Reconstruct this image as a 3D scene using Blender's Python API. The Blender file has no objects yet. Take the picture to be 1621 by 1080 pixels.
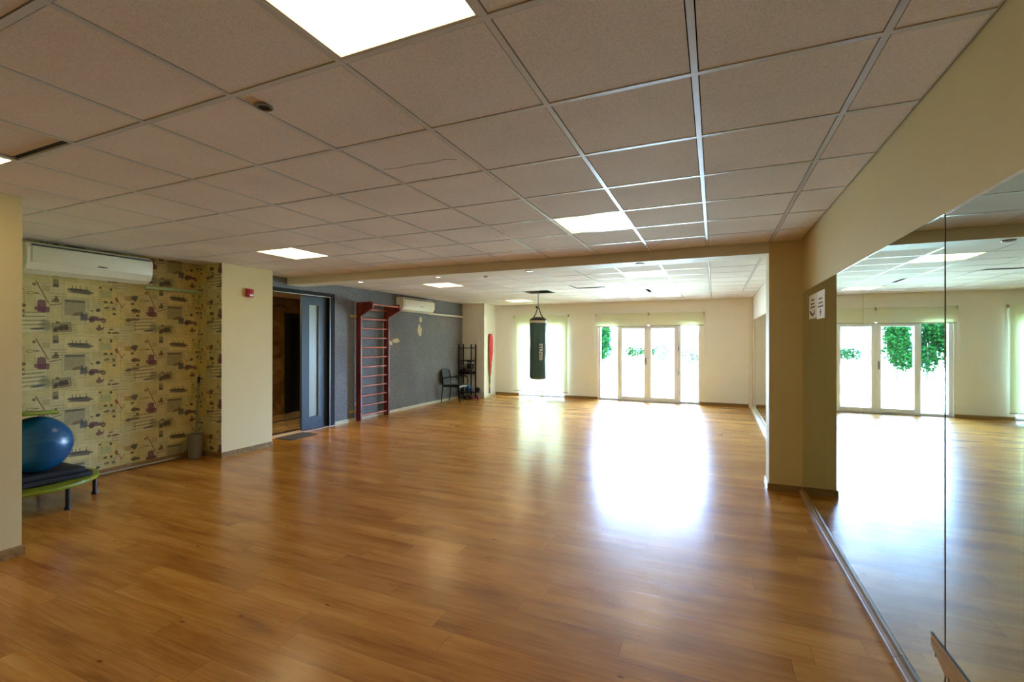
import bpy, bmesh, math, random
from mathutils import Vector, Matrix, noise as mnoise
rnd = random.Random(7)
SC = bpy.context.scene
COL = SC.collection
PI = math.pi

def lin(r, g, b, a=1.0):
    f = lambda c: (c/255/12.92) if c/255 <= .04045 else ((c/255+.055)/1.055)**2.4
    return (f(r), f(g), f(b), a)

# ------------------------------------------------------------------ materials
def new_mat(name):
    m = bpy.data.materials.new(name); m.use_nodes = True
    nt = m.node_tree; nt.nodes.clear()
    out = nt.nodes.new('ShaderNodeOutputMaterial')
    return m, nt, out
class G:
    """tiny node helper"""
    def __init__(s, nt): s.nt = nt
    def n(s, t, **kw):
        nd = s.nt.nodes.new(t)
        for k, v in kw.items(): setattr(nd, k, v)
        return nd
    def set(s, sock, v):
        if v is None: return
        if hasattr(v, 'is_output') or isinstance(v, bpy.types.NodeSocket): s.nt.links.new(v, sock)
        else: sock.default_value = v
    def m(s, op, a, b=None, c=None, clamp=False):
        nd = s.n('ShaderNodeMath', operation=op, use_clamp=clamp)
        s.set(nd.inputs[0], a); s.set(nd.inputs[1], b)
        if c is not None: s.set(nd.inputs[2], c)
        return nd.outputs[0]
    def mix(s, f, a, b, blend='MIX'):
        nd = s.n('ShaderNodeMix', data_type='RGBA', blend_type=blend)
        s.set(nd.inputs[0], f); s.set(nd.inputs[6], a); s.set(nd.inputs[7], b)
        return nd.outputs[2]
    def xyz(s, v):
        nd = s.n('ShaderNodeSeparateXYZ'); s.set(nd.inputs[0], v); return nd.outputs
    def vec(s, x, y, z=0.0):
        nd = s.n('ShaderNodeCombineXYZ'); s.set(nd.inputs[0], x); s.set(nd.inputs[1], y); s.set(nd.inputs[2], z); return nd.outputs[0]
    def pos(s): return s.n('ShaderNodeNewGeometry').outputs['Position']
    def obj(s): return s.n('ShaderNodeTexCoord').outputs['Object']
    def noise(s, v, scale, detail=3.0, rough=.55, dist=0.0):
        nd = s.n('ShaderNodeTexNoise'); s.set(nd.inputs['Vector'], v)
        nd.inputs['Scale'].default_value = scale; nd.inputs['Detail'].default_value = detail
        nd.inputs['Roughness'].default_value = rough; nd.inputs['Distortion'].default_value = dist
        return nd.outputs
    def ramp(s, f, stops):
        nd = s.n('ShaderNodeValToRGB'); s.set(nd.inputs[0], f)
        el = nd.color_ramp.elements
        while len(el) < len(stops): el.new(.5)
        for e, (p, c) in zip(el, stops):
            e.position = p; e.color = c if len(c) == 4 else (*c, 1)
        return nd.outputs[0]
    def bump(s, h, strength=.3, dist=.002):
        nd = s.n('ShaderNodeBump'); nd.inputs['Strength'].default_value = strength
        nd.inputs['Distance'].default_value = dist; s.set(nd.inputs['Height'], h); return nd.outputs[0]
    def bsdf(s, out, color=None, rough=.5, metal=0.0, normal=None, spec=None, **kw):
        b = s.n('ShaderNodeBsdfPrincipled')
        s.set(b.inputs['Base Color'], color); s.set(b.inputs['Roughness'], rough); s.set(b.inputs['Metallic'], metal)
        if normal is not None: s.set(b.inputs['Normal'], normal)
        if spec is not None: s.set(b.inputs['Specular IOR Level'], spec)
        for k, v in kw.items(): s.set(b.inputs[k.replace('_', ' ')], v)
        s.nt.links.new(b.outputs[0], out.inputs[0]); return b

MATS = {}
def plain(name, col, rough=.5, metal=0.0, var=.06, scale=18, bump=0.0, spec=None):
    """plain surface with a slight procedural mottling"""
    if name in MATS: return MATS[name]
    m, nt, out = new_mat(name); g = G(nt)
    nz = g.noise(g.pos(), scale, 4)[0]
    f = g.m('MULTIPLY_ADD', nz, 2*var, 1-var)
    c = g.mix(1.0, col, g.vec(f, f, f), 'MULTIPLY')
    nrm = g.bump(g.noise(g.pos(), scale*8, 2)[0], bump, .002) if bump else None
    g.bsdf(out, c, rough, metal, nrm, spec)
    MATS[name] = m; return m

def mat_floor():
    m, nt, out = new_mat('laminate_floor'); g = G(nt)
    p = g.xyz(g.pos())
    W, L = .16, 1.38
    yr = g.m('DIVIDE', g.m('ADD', p[1], 50.03), W)
    row = g.m('FLOOR', yr)
    wn = g.n('ShaderNodeTexWhiteNoise', noise_dimensions='1D'); g.set(wn.inputs['W'], row)
    xr = g.m('ADD', g.m('DIVIDE', g.m('ADD', p[0], 50.0), L), wn.outputs['Value'])
    colm = g.m('FLOOR', xr)
    wid = g.n('ShaderNodeTexWhiteNoise', noise_dimensions='2D'); g.set(wid.inputs['Vector'], g.vec(row, colm))
    idc = g.xyz(wid.outputs['Color'])
    # grain: stretched along X, shifted per plank
    gx = g.m('ADD', g.m('MULTIPLY', p[0], 1.0), g.m('MULTIPLY', idc[0], 40))
    gy = g.m('ADD', g.m('MULTIPLY', p[1], 5.0), g.m('MULTIPLY', idc[1], 60))
    v = g.vec(gx, gy, 0)
    n1 = g.noise(v, 1.5, 4, .55, .25)[0]
    n2 = g.noise(g.vec(g.m('MULTIPLY', gx, 1.2), g.m('MULTIPLY', gy, 4), 3), 3, 3, .55, .15)[0]
    # slow bands inside each plank and fine pores
    n3 = g.noise(g.vec(g.m('MULTIPLY', gx, .5), g.m('MULTIPLY', gy, 1.1), 7), 1.2, 2, .5, 0)[0]
    t = g.m('ADD', g.m('MULTIPLY', n1, .46), g.m('ADD', g.m('MULTIPLY', n2, .28), g.m('MULTIPLY', n3, .26)))
    c = g.ramp(t, [(.30, lin(134, 82, 27)), (.44, lin(177, 117, 43)), (.56, lin(200, 142, 62)), (.70, lin(216, 166, 88))])
    tint = g.m('MULTIPLY_ADD', idc[2], .24, .87)
    c = g.mix(1.0, c, g.vec(tint, g.m('POWER', tint, 1.15), g.m('POWER', tint, 1.3)), 'MULTIPLY')
    # knots
    vo = g.n('ShaderNodeTexVoronoi', feature='F1'); vo.inputs['Scale'].default_value = 4.6
    g.set(vo.inputs['Vector'], g.vec(g.m('MULTIPLY', p[0], .75), g.m('MULTIPLY', p[1], 1.5), 0))
    vo.inputs['Randomness'].default_value = 1.0
    kd = vo.outputs['Distance']
    ksel = g.m('GREATER_THAN', g.xyz(vo.outputs['Color'])[0], .30)
    kn = g.m('MULTIPLY', ksel, g.ramp(kd, [(.03, (1, 1, 1)), (.085, (0, 0, 0))]))
    c = g.mix(g.m('MULTIPLY', kn, .75), c, lin(70, 36, 12))
    fy = g.m('FRACT', yr); fx = g.m('FRACT', xr)
    ey = g.m('MINIMUM', fy, g.m('SUBTRACT', 1.0, fy)); ex = g.m('MINIMUM', fx, g.m('SUBTRACT', 1.0, fx))
    seam = g.m('MAXIMUM', g.m('LESS_THAN', ey, .009), g.m('LESS_THAN', ex, .0013))
    c = g.mix(g.m('MULTIPLY', seam, .5), c, lin(90, 50, 18))
    r = g.m('MULTIPLY_ADD', g.noise(g.pos(), 3.0, 3)[0], .05, FLOOR_ROUGH)
    nb = g.noise(g.vec(g.m('MULTIPLY', p[0], .6), g.m('MULTIPLY', p[1], 2.2), 0), 2.6, 2)[0]
    nrm = g.bump(g.m('ADD', g.m('MULTIPLY', nb, 1.0), g.m('MULTIPLY', seam, -.12)), .22, .0035)
    g.bsdf(out, c, r, 0, nrm, FLOOR_SPEC)
    return m
FLOOR_ROUGH, FLOOR_SPEC = .21, .72

def mat_wallpaper():
    """collage wallpaper: printed scraps repeating every 1.03 m along and .597 m up"""
    m, nt, out = new_mat('collage_wallpaper'); g = G(nt)
    grp = bpy.data.node_groups.new('print_mask', 'ShaderNodeTree')
    for nm, d in (('U', 0), ('V', 0), ('CU', 0), ('CV', 0), ('HW', .1), ('HH', .1), ('ROT', 0), ('ROUND', 0), ('NZ', 0)):
        s = grp.interface.new_socket(nm, in_out='INPUT', socket_type='NodeSocketFloat'); s.default_value = d
    grp.interface.new_socket('Mask', in_out='OUTPUT', socket_type='NodeSocketFloat')
    h = G(grp); gi = h.n('NodeGroupInput').outputs; go = h.n('NodeGroupOutput')
    du = h.m('SUBTRACT', gi[0], gi[2]); du = h.m('SUBTRACT', du, h.m('MULTIPLY', h.m('ROUND', h.m('DIVIDE', du, 1.03)), 1.03))
    dv = h.m('SUBTRACT', gi[1], gi[3]); dv = h.m('SUBTRACT', dv, h.m('MULTIPLY', h.m('ROUND', h.m('DIVIDE', dv, .597)), .597))
    cs, sn = h.m('COSINE', gi[6]), h.m('SINE', gi[6])
    ru = h.m('ADD', h.m('MULTIPLY', du, cs), h.m('MULTIPLY', dv, sn)); rv = h.m('SUBTRACT', h.m('MULTIPLY', dv, cs), h.m('MULTIPLY', du, sn))
    au = h.m('DIVIDE', h.m('ABSOLUTE', ru), gi[4]); av = h.m('DIVIDE', h.m('ABSOLUTE', rv), gi[5])
    box = h.m('MAXIMUM', au, av); ell = h.m('SQRT', h.m('ADD', h.m('MULTIPLY', au, au), h.m('MULTIPLY', av, av)))
    d = h.m('ADD', h.m('MULTIPLY', box, h.m('SUBTRACT', 1.0, gi[7])), h.m('MULTIPLY', ell, gi[7]))
    d = h.m('ADD', d, gi[8])
    mk = h.m('LESS_THAN', d, 1.0)
    grp.links.new(mk, go.inputs[0])
    p = g.xyz(g.pos())
    U = g.m('ADD', p[1], g.m('ADD', p[0], 6.43))       # runs on round the corner
    V = p[2]
    u0 = g.m('MULTIPLY', g.m('FRACT', g.m('DIVIDE', g.m('ADD', U, 20.6), 1.03)), 1.03)
    v0 = g.m('MULTIPLY', g.m('FRACT', g.m('DIVIDE', g.m('ADD', V, 5.97), .597)), .597)
    cell = g.vec(u0, v0, 0)
    nz = g.m('SUBTRACT', g.noise(cell, 60, 3, .7)[0], .5)
    nf = g.m('SUBTRACT', g.noise(cell, 190, 2, .7)[0], .5)
    def mask(cu, cv, hw, hh, rot=0.0, rd=0.0, nzs=0.0, fine=False):
        nd = g.n('ShaderNodeGroup'); nd.node_tree = grp
        for i, v in enumerate((U, V, cu, cv, hw, hh, rot, rd)): g.set(nd.inputs[i], v)
        if nzs: g.set(nd.inputs[8], g.m('MULTIPLY', nf if fine else nz, nzs))
        return nd.outputs[0]
    c = g.mix(g.noise(cell, 5, 3)[0], lin(206, 190, 126), lin(222, 206, 144))
    # overlapping paper scraps of different tone
    for cu, cv, hw, hh, rot, col, a in (
            (2.60, 2.02, .16, .13, .05, (214, 200, 150), .7), (2.85, 2.10, .17, .09, -.03, (226, 208, 140), .8), (2.78, 1.86, .12, .14, .02, (198, 186, 134), .7),
            (3.08, 2.06, .09, .11, .0, (214, 190, 104), .7), (3.16, 1.80, .13, .10, .08, (220, 190, 96), .6), (2.42, 1.73, .13, .11, .05, (222, 212, 160), .7),
            (2.95, 1.72, .09, .10, -.04, (208, 186, 116), .7), (3.30, 1.92, .10, .12, .03, (216, 196, 118), .6), (2.68, 1.66, .10, .05, .1, (200, 180, 116), .6), (3.28, 1.70, .08, .05, 0, (196, 190, 130), .6)):
        mk = mask(cu, cv, hw, hh, rot, 0, .12)
        edge = g.m('SUBTRACT', mk, mask(cu, cv, hw-.006, hh-.006, rot, 0, .12), clamp=True)
        c = g.mix(g.m('MULTIPLY', mk, a), c, lin(*col)); c = g.mix(g.m('MULTIPLY', edge, .30), c, lin(120, 100, 60))
    hatch = g.m('SUBTRACT', g.noise(g.vec(g.m('MULTIPLY', u0, 1.0), g.m('MULTIPLY', v0, 2.6), 2), 130, 3, .75)[0], .5)
    grain = g.m('MULTIPLY_ADD', g.m('GREATER_THAN', hatch, -.055), .62, .38)      # broken pen hatching
    def ink(mk, col, a=1.0):
        nonlocal c
        if a == 1.0: mk = g.m('MULTIPLY', mk, grain)
        c = g.mix(g.m('MULTIPLY', mk, .92) if a == 1.0 else g.m('MULTIPLY', mk, a), c, lin(*col))
    # hand-written letters (rows of ink lines)
    for cu, cv, hw, hh, rot, sp in ((2.42, 1.75, .115, .085, .06, 150), (2.64, 2.00, .07, .05, 0, 210), (3.20, 1.58, .08, .05, .02, 190), (3.12, 1.93, .05, .05, 0, 230), (2.98, 1.98, .05, .07, 0, 260), (3.30, 1.80, .06, .08, -.05, 220), (2.74, 1.68, .06, .04, 0, 240)):
        rows = g.m('GREATER_THAN', g.m('ADD', g.m('SINE', g.m('MULTIPLY', g.m('SUBTRACT', V, g.m('MULTIPLY', U, math.tan(rot))), sp)), g.m('MULTIPLY', nf, 5)), .55)
        ink(g.m('MULTIPLY', mask(cu, cv, hw, hh, rot, 0, .2), rows), (92, 82, 52), .75 if sp == 150 else .42)
    fine = g.m('GREATER_THAN', g.m('ADD', g.m('SINE', g.m('MULTIPLY', V, 330)), g.m('MULTIPLY', nf, 9)), .9)
    zone = g.m('GREATER_THAN', g.noise(cell, 7, 2)[0], .47)
    ink(g.m('MULTIPLY', fine, zone), (96, 88, 58), .5)
    scrawl = g.m('MULTIPLY', g.m('GREATER_THAN', g.m('ABSOLUTE', hatch), .125), g.m('LESS_THAN', g.noise(cell, 9, 2)[0], .5))
    ink(scrawl, (92, 86, 62), .45)
    # old map
    mp = mask(2.775, 1.90, .092, .085, 0, 0, .25)
    ink(mp, (166, 158, 118), .7); ink(g.m('MULTIPLY', mp, g.m('GREATER_THAN', g.m('ABSOLUTE', nf), .09)), (86, 82, 70), .8)
    ink(mask(2.775, 1.972, .085, .012, 0, 0, .8, True), (88, 84, 72), .8)
    ink(mask(2.80, 1.835, .05, .018, .2, 1, 1.6, True), (118, 78, 52), .7)
    # ink sketch of a boat
    ink(mask(2.825, 2.087, .118, .020, -.10, 1, 1.1), (48, 44, 56)); ink(mask(2.81, 2.100, .085, .012, -.02, 0, 1.6, True), (54, 50, 62))
    for q in (2.755, 2.785, 2.82, 2.878): ink(mask(q, 2.122, .0035, .022, .05, 0, .3), (66, 60, 66), .9)
    ink(mask(2.81, 2.066, .10, .006, -.08, 0, 1.2, True), (70, 64, 70))
    # purple armchair, ornaments, angle line
    ink(mask(2.500, 1.905, .036, .062, 0, .35, .35), (104, 36, 78)); ink(mask(2.515, 1.868, .047, .030, 0, .1, .5), (104, 36, 78)); ink(mask(2.458, 1.876, .018, .022, 0, 1, .8), (112, 54, 74))
    ink(mask(2.505, 2.045, .005, .125, .42, 0), (104, 76, 44)); ink(mask(2.608, 1.925, .052, .005, .22, 0), (104, 76, 44))
    ink(mask(2.612, 1.972, .030, .018, .1, 1, 1.2), (84, 70, 46)); ink(mask(2.615, 1.995, .014, .020, 0, 1, 1.2), (84, 70, 46)); ink(mask(2.61, 1.955, .035, .005, .05, 0, .6), (84, 70, 46))
    ink(mask(2.612, 2.152, .024, .042, .03, 0, .2), (120, 110, 84)); ink(mask(2.612, 2.128, .024, .016, .03, 0, .3), (74, 66, 58))
    ink(g.m('SUBTRACT', mask(2.41, 2.03, .030, .016, .1, 1, .4), mask(2.41, 2.03, .022, .010, .1, 1, .4), clamp=True), (104, 92, 60)); ink(mask(2.462, 2.032, .022, .008, -.1, 1, .9), (104, 92, 60))
    ink(mask(2.44, 2.125, .016, .016, 0, 1, 1.0), (108, 84, 44)); ink(mask(2.535, 2.09, .030, .03, 0, 0, .9, True), (176, 160, 104), .7)
    ink(mask(2.355, 1.90, .024, .018, 0, 1, .7), (74, 64, 56)); ink(mask(2.350, 1.845, .018, .016, 0, 1, .7), (80, 44, 56))
    # photograph with a car
    ph = mask(2.665, 1.684, .078, .050, .08, 0); ink(ph, (160, 146, 104)); ink(g.m('SUBTRACT', ph, mask(2.665, 1.684, .072, .044, .08, 0), clamp=True), (58, 52, 44))
    ink(mask(2.665, 1.672, .062, .022, .06, .5, .9), (48, 40, 44)); ink(mask(2.68, 1.692, .038, .022, .06, 0, 1.3), (54, 46, 48)); ink(mask(2.63, 1.735, .016, .012, 0, 0, .7), (74, 64, 54)); ink(mask(2.61, 1.655, .020, .020, 0, 1, .3), (40, 36, 42))
    ink(mask(2.53, 1.70, .045, .055, .3, 1, 3.0, True), (96, 104, 84), .6); ink(mask(2.47, 1.665, .06, .010, .1, 1, 1.2), (66, 74, 92), .9)
    # blue figures and purple racing car
    ink(mask(2.853, 1.800, .034, .036, 0, .3, 1.9), (52, 66, 86)); ink(mask(2.838, 1.835, .007, .030, .1, 0, .5), (52, 66, 86)); ink(mask(2.878, 1.825, .006, .026, 0, 0, .5), (52, 66, 86))
    ink(mask(2.965, 1.785, .075, .020, .02, 1, .8), (78, 42, 72)); ink(mask(2.945, 1.800, .042, .020, 0, 1, .6), (92, 50, 84)); ink(mask(2.925, 1.770, .026, .024, 0, 1, .2), (62, 34, 58)); ink(mask(3.035, 1.772, .024, .026, 0, 1, .2), (56, 44, 60)); ink(mask(3.035, 1.772, .010, .011, 0, 1), (170, 150, 104))
    # teacup
    ink(mask(2.995, 1.676, .030, .022, 0, 1, .5), (92, 40, 62)); ink(mask(2.995, 1.706, .012, .018, .2, 1, .7), (92, 40, 62)); ink(mask(3.03, 1.682, .008, .018, -.5, 1), (92, 40, 62))
    # small spectacles, stamps and keys
    for cu, cv, hw, hh, col in ((3.055, 1.985, .022, .016, (96, 82, 50)), (3.068, 1.920, .030, .014, (116, 98, 56)), (3.135, 1.915, .020, .018, (116, 98, 56)), (3.112, 1.985, .014, .014, (50, 44, 44)), (3.14, 1.852, .018, .014, (70, 52, 54)), (2.985, 1.888, .022, .018, (54, 48, 48)),
                                (2.925, 1.878, .014, .008, (96, 82, 50)), (3.108, 2.135, .012, .020, (48, 48, 50)), (3.005, 2.145, .014, .010, (80, 74, 60)), (3.02, 2.10, .008, .018, (110, 120, 90)), (3.11, 1.672, .024, .008, (98, 74, 44)), (3.15, 1.632, .040, .010, (96, 72, 44)), (3.09, 1.632, .016, .014, (110, 84, 46)),
                                (3.325, 1.985, .020, .014, (92, 70, 52)), (3.345, 1.905, .034, .024, (74, 60, 50))):
        ink(mask(cu, cv, hw, hh, .1, 1, .8), col, .9)
    ink(mask(3.06, 2.07, .052, .040, .05, 0, .3), (172, 172, 112), .8)
    # red hand
    ink(mask(3.165, 2.02, .018, .030, .25, 1, .4), (150, 50, 30)); ink(mask(3.20, 1.965, .005, .045, .45, 0, .3), (176, 70, 34)); ink(mask(3.232, 1.958, .005, .032, -.55, 0, .3), (186, 76, 30))
    for q in (3.18, 3.20, 3.222, 3.243): ink(mask(q, 2.085, .003, .036, .08*(q-3.21)/.03, 0, .3), (204, 128, 56), .8)
    ink(mask(3.285, 2.045, .045, .030, 0, .4, 1.4, True), (176, 136, 60), .8)
    # butterfly, aeroplane, purple stub
    ink(mask(3.345, 2.062, .040, .024, .2, 1, 1.2), (62, 58, 68)); ink(mask(3.352, 2.040, .020, .030, -.3, 1, 1.0), (62, 58, 68))
    ink(mask(3.33, 1.792, .078, .013, .10, 1, .6), (110, 94, 78)); ink(mask(3.285, 1.786, .030, .020, .3, 1, .8), (88, 74, 64)); ink(mask(3.36, 1.80, .034, .006, -.35, 0, .4), (100, 86, 70))
    c = g.mix(g.m('MULTIPLY', g.noise(cell, 30, 5)[0], .22), c, lin(150, 132, 78))
    g.bsdf(out, c, .75, 0, None, .25)
    return m

def mat_grey_wall():
    m, nt, out = new_mat('grey_textured_wallpaper'); g = G(nt)
    p = g.xyz(g.pos())
    v = g.vec(g.m('MULTIPLY', p[0], 1), g.m('MULTIPLY', p[1], 24), g.m('MULTIPLY', p[2], 60))
    n1 = g.noise(v, 1.0, 4, .7)[0]; n2 = g.noise(g.pos(), 1.6, 3)[0]; n3 = g.noise(g.pos(), 70, 3, .7)[0]
    t = g.m('ADD', g.m('MULTIPLY', n1, .45), g.m('ADD', g.m('MULTIPLY', n3, .35), g.m('MULTIPLY', n2, .2)))
    c = g.ramp(t, [(.33, lin(84, 85, 88)), (.5, lin(116, 117, 119)), (.68, lin(150, 150, 150))])
    g.bsdf(out, c, .7, 0, g.bump(g.m('ADD', n1, n3), .35, .003), .35)
    return m

def mat_marble(name, c0, c1, c2, rough=.2):
    m, nt, out = new_mat(name); g = G(nt)
    n = g.noise(g.pos(), 2.3, 8, .65, 1.6)[0]
    g.bsdf(out, g.ramp(n, [(.3, c0), (.52, c1), (.7, c2)]), rough)
    return m

def mat_wood(name, dark, mid, light, axis='Y', rough=.35):
    m, nt, out = new_mat(name); g = G(nt)
    p = g.xyz(g.pos())
    k = {'X': (1.5, 22, 22), 'Y': (22, 1.5, 22), 'Z': (22, 22, 1.5)}[axis]
    v = g.vec(*[g.m('MULTIPLY', p[i], k[i]) for i in range(3)])
    n = g.noise(v, 1.3, 5, .6, .5)[0]
    g.bsdf(out, g.ramp(n, [(.3, dark), (.5, mid), (.7, light)]), rough)
    return m

def mat_tile():
    m, nt, out = new_mat('ceiling_tile'); g = G(nt)
    n = g.noise(g.pos(), 160, 3, .7)[0]; n2 = g.noise(g.pos(), 1.2, 2)[0]
    t = g.m('ADD', g.m('MULTIPLY', n, .7), g.m('MULTIPLY', n2, .3))
    c = g.ramp(t, [(.36, lin(210, 199, 187)), (.5, lin(230, 220, 209)), (.64, lin(240, 232, 222))])
    g.bsdf(out, c, .85, 0, g.bump(n, .25, .002), .2)
    return m

def mat_glass():
    m, nt, out = new_mat('clear_glass'); g = G(nt)
    tr = g.n('ShaderNodeBsdfTransparent'); tr.inputs[0].default_value = (.93, .96, .95, 1)
    gl = g.n('ShaderNodeBsdfGlossy'); gl.inputs['Roughness'].default_value = .02
    fr = g.n('ShaderNodeFresnel'); fr.inputs[0].default_value = 1.5
    mx = g.n('ShaderNodeMixShader'); nt.links.new(fr.outputs[0], mx.inputs[0]); nt.links.new(tr.outputs[0], mx.inputs[1]); nt.links.new(gl.outputs[0], mx.inputs[2])
    nt.links.new(mx.outputs[0], out.inputs[0]); return m

def mat_blind():
    m, nt, out = new_mat('blind_fabric'); g = G(nt)
    n = g.noise(g.pos(), 90, 2)[0]
    c = g.ramp(n, [(.3, lin(238, 237, 216)), (.7, lin(246, 246, 228))])
    df = g.n('ShaderNodeBsdfDiffuse'); g.set(df.inputs[0], c)
    tl = g.n('ShaderNodeBsdfTranslucent'); g.set(tl.inputs[0], lin(243, 243, 218))
    mx = g.n('ShaderNodeMixShader'); mx.inputs[0].default_value = .48
    nt.links.new(df.outputs[0], mx.inputs[1]); nt.links.new(tl.outputs[0], mx.inputs[2]); nt.links.new(mx.outputs[0], out.inputs[0])
    return m

def mat_emit(name, col, strength):
    m, nt, out = new_mat(name); g = G(nt)
    e = g.n('ShaderNodeEmission'); e.inputs[0].default_value = col; e.inputs[1].default_value = strength
    nt.links.new(e.outputs[0], out.inputs[0]); return m

def mat_leaf(name, c0, c1):
    m, nt, out = new_mat(name); g = G(nt)
    n = g.noise(g.pos(), 5, 3)[0]
    c = g.ramp(n, [(.3, c0), (.7, c1)])
    df = g.n('ShaderNodeBsdfDiffuse'); g.set(df.inputs[0], c)
    tl = g.n('ShaderNodeBsdfTranslucent'); g.set(tl.inputs[0], c)
    mx = g.n('ShaderNodeMixShader'); mx.inputs[0].default_value = .35
    nt.links.new(df.outputs[0], mx.inputs[1]); nt.links.new(tl.outputs[0], mx.inputs[2]); nt.links.new(mx.outputs[0], out.inputs[0])
    return m

def mat_mirror():
    m, nt, out = new_mat('mirror_silvering'); g = G(nt)
    g.bsdf(out, (.57, .70, .68, 1), .012, 1.0); return m

PANEL = 2.35
M_FLOOR = mat_floor(); M_PAPER = mat_wallpaper(); M_GREY = mat_grey_wall(); M_TILE = mat_tile(); M_GLASS = mat_glass(); M_BLIND = mat_blind(); M_MIRROR = mat_mirror()
M_PAINT = plain('cream_wall_paint_dim', lin(216, 197, 143), .6, 0, .03, 6, .05)  # near-hall tone, deepened for the dimmer, yellower light there
M_PAINT_LIT = plain('cream_wall_paint_lit', lin(240, 237, 226), .6, 0, .03, 6, .05)  # same cream paint, lightened to carry the brighter far-room daylight
M_WHITE = plain('white_wall_paint', lin(228, 222, 204), .6, 0, .03, 6, .05)
M_TBAR = plain('white_enamelled_bar', lin(208, 208, 205), .28, 0, .02)
M_DARK = plain('ceiling_void', lin(30, 29, 28), .9)
M_SKIRT = mat_wood('oak_skirting', lin(108, 80, 40), lin(140, 108, 60), lin(166, 132, 80), 'X', .35)
M_CREAM = plain('cream_skirting', lin(206, 196, 160), .5)
M_ALU = plain('brushed_aluminium', lin(178, 176, 170), .3, 1.0, .05)
M_PVC = plain('white_pvc', lin(236, 238, 240), .3, 0, .01)
M_ACW = plain('air_conditioner_plastic', lin(232, 230, 206), .35, 0, .02)
M_ACD = plain('air_conditioner_slot', lin(60, 62, 50), .5)
M_BLACK = plain('black_plastic', lin(22, 22, 24), .4)
M_BLACKM = plain('black_metal', lin(26, 26, 29), .35, .4)
M_STEEL = plain('steel', lin(150, 150, 150), .3, 1.0)
M_RED = plain('red_plastic', lin(176, 18, 26), .35)
M_BLUE = plain('blue_rubber', lin(3, 80, 122), .25, 0, .03)
M_LIME = plain('lime_vinyl', lin(122, 134, 22), .35, 0, .05)
M_MAT = plain('black_foam', lin(20, 20, 21), .75, 0, .1, 30, .2)
M_BUCKET = plain('grey_plastic', lin(126, 122, 110), .5)
M_DOORF = plain('anthracite_door_frame', lin(36, 32, 28), .65, spec=.15)
M_DOORL = plain('blue_grey_door_leaf', lin(44, 60, 72), .45, 0, .04, spec=.3)
M_FROST = plain('frosted_glass', lin(160, 176, 168), .25, 0, .03)
M_BARS = mat_wood('rosewood_varnish', lin(88, 26, 16), lin(118, 40, 25), lin(146, 60, 38), 'Z', .45)
M_RUNG = mat_wood('rung_varnish', lin(128, 54, 30), lin(164, 82, 46), lin(188, 110, 66), 'Y', .38)
M_MATG = plain('door_mat_fibre', lin(64, 60, 58), .9, 0, .25, 120, .5)
M_MARB = mat_marble('brown_marble', lin(70, 48, 22), lin(112, 82, 42), lin(142, 108, 62))
M_MARF = mat_marble('beige_marble', lin(120, 98, 62), lin(150, 126, 86), lin(170, 148, 108), .15)
M_ELEV = plain('dark_elevator_steel', lin(60, 56, 50), .35, .7)
M_STONE = plain('sill_stone', lin(186, 172, 156), .35)
M_LAMP = mat_emit('panel_diffuser', (1.0, .75, .38, 1), PANEL)
M_SPOT = mat_emit('spot_lamp', (1.0, .9, .75, 1), 4)
M_PLASTER = plain('bare_plaster', lin(216, 204, 164), .8)
M_GREEN = plain('pale_green_duct', lin(168, 196, 148), .45)
M_PAPERW = plain('white_paper', lin(232, 226, 220), .6)
M_PRINT = plain('brown_print', lin(112, 66, 54), .7)
M_BAG = plain('dark_green_vinyl', lin(72, 100, 96), .2, 0, .1, 9)
M_BAGT = plain('bag_collar_canvas', lin(44, 30, 28), .6)
M_STRAPW = plain('pale_band', lin(214, 196, 168), .6)
M_WEB = plain('webbing', lin(84, 74, 66), .7)
M_LETTER = plain('white_lettering', lin(238, 238, 234), .5)
M_PATCH = mat_wood('raw_pine', lin(150, 112, 52), lin(190, 148, 76), lin(210, 172, 100), 'Y', .5)
M_LAWN = None

# ------------------------------------------------------------------ mesh helpers
ORG = {}
def bm_new(): return bmesh.new()
def box(bm, x0, x1, y0, y1, z0, z1, bev=0.0, seg=2):
    r = bmesh.ops.create_cube(bm, size=1.0)
    vs = r['verts']
    for v in vs:
        v.co = Vector(((x0+x1)/2+v.co.x*(x1-x0), (y0+y1)/2+v.co.y*(y1-y0), (z0+z1)/2+v.co.z*(z1-z0)))
    if bev > 0:
        es = list({e for v in vs for e in v.link_edges})
        bmesh.ops.bevel(bm, geom=es, offset=bev, segments=seg, affect='EDGES', profile=.5)
def prism(bm, pts, axis, a, b):
    """polygon in the plane normal to axis ('X': pts are (y,z); 'Y': (x,z); 'Z': (x,y)), extruded from a to b"""
    mk = {'X': lambda p, t: (t, p[0], p[1]), 'Y': lambda p, t: (p[0], t, p[1]), 'Z': lambda p, t: (p[0], p[1], t)}[axis]
    A = [bm.verts.new(mk(p, a)) for p in pts]; B = [bm.verts.new(mk(p, b)) for p in pts]
    n = len(pts)
    bm.faces.new(A[::-1]); bm.faces.new(B)
    for i in range(n): bm.faces.new((A[i], A[(i+1) % n], B[(i+1) % n], B[i]))
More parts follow.
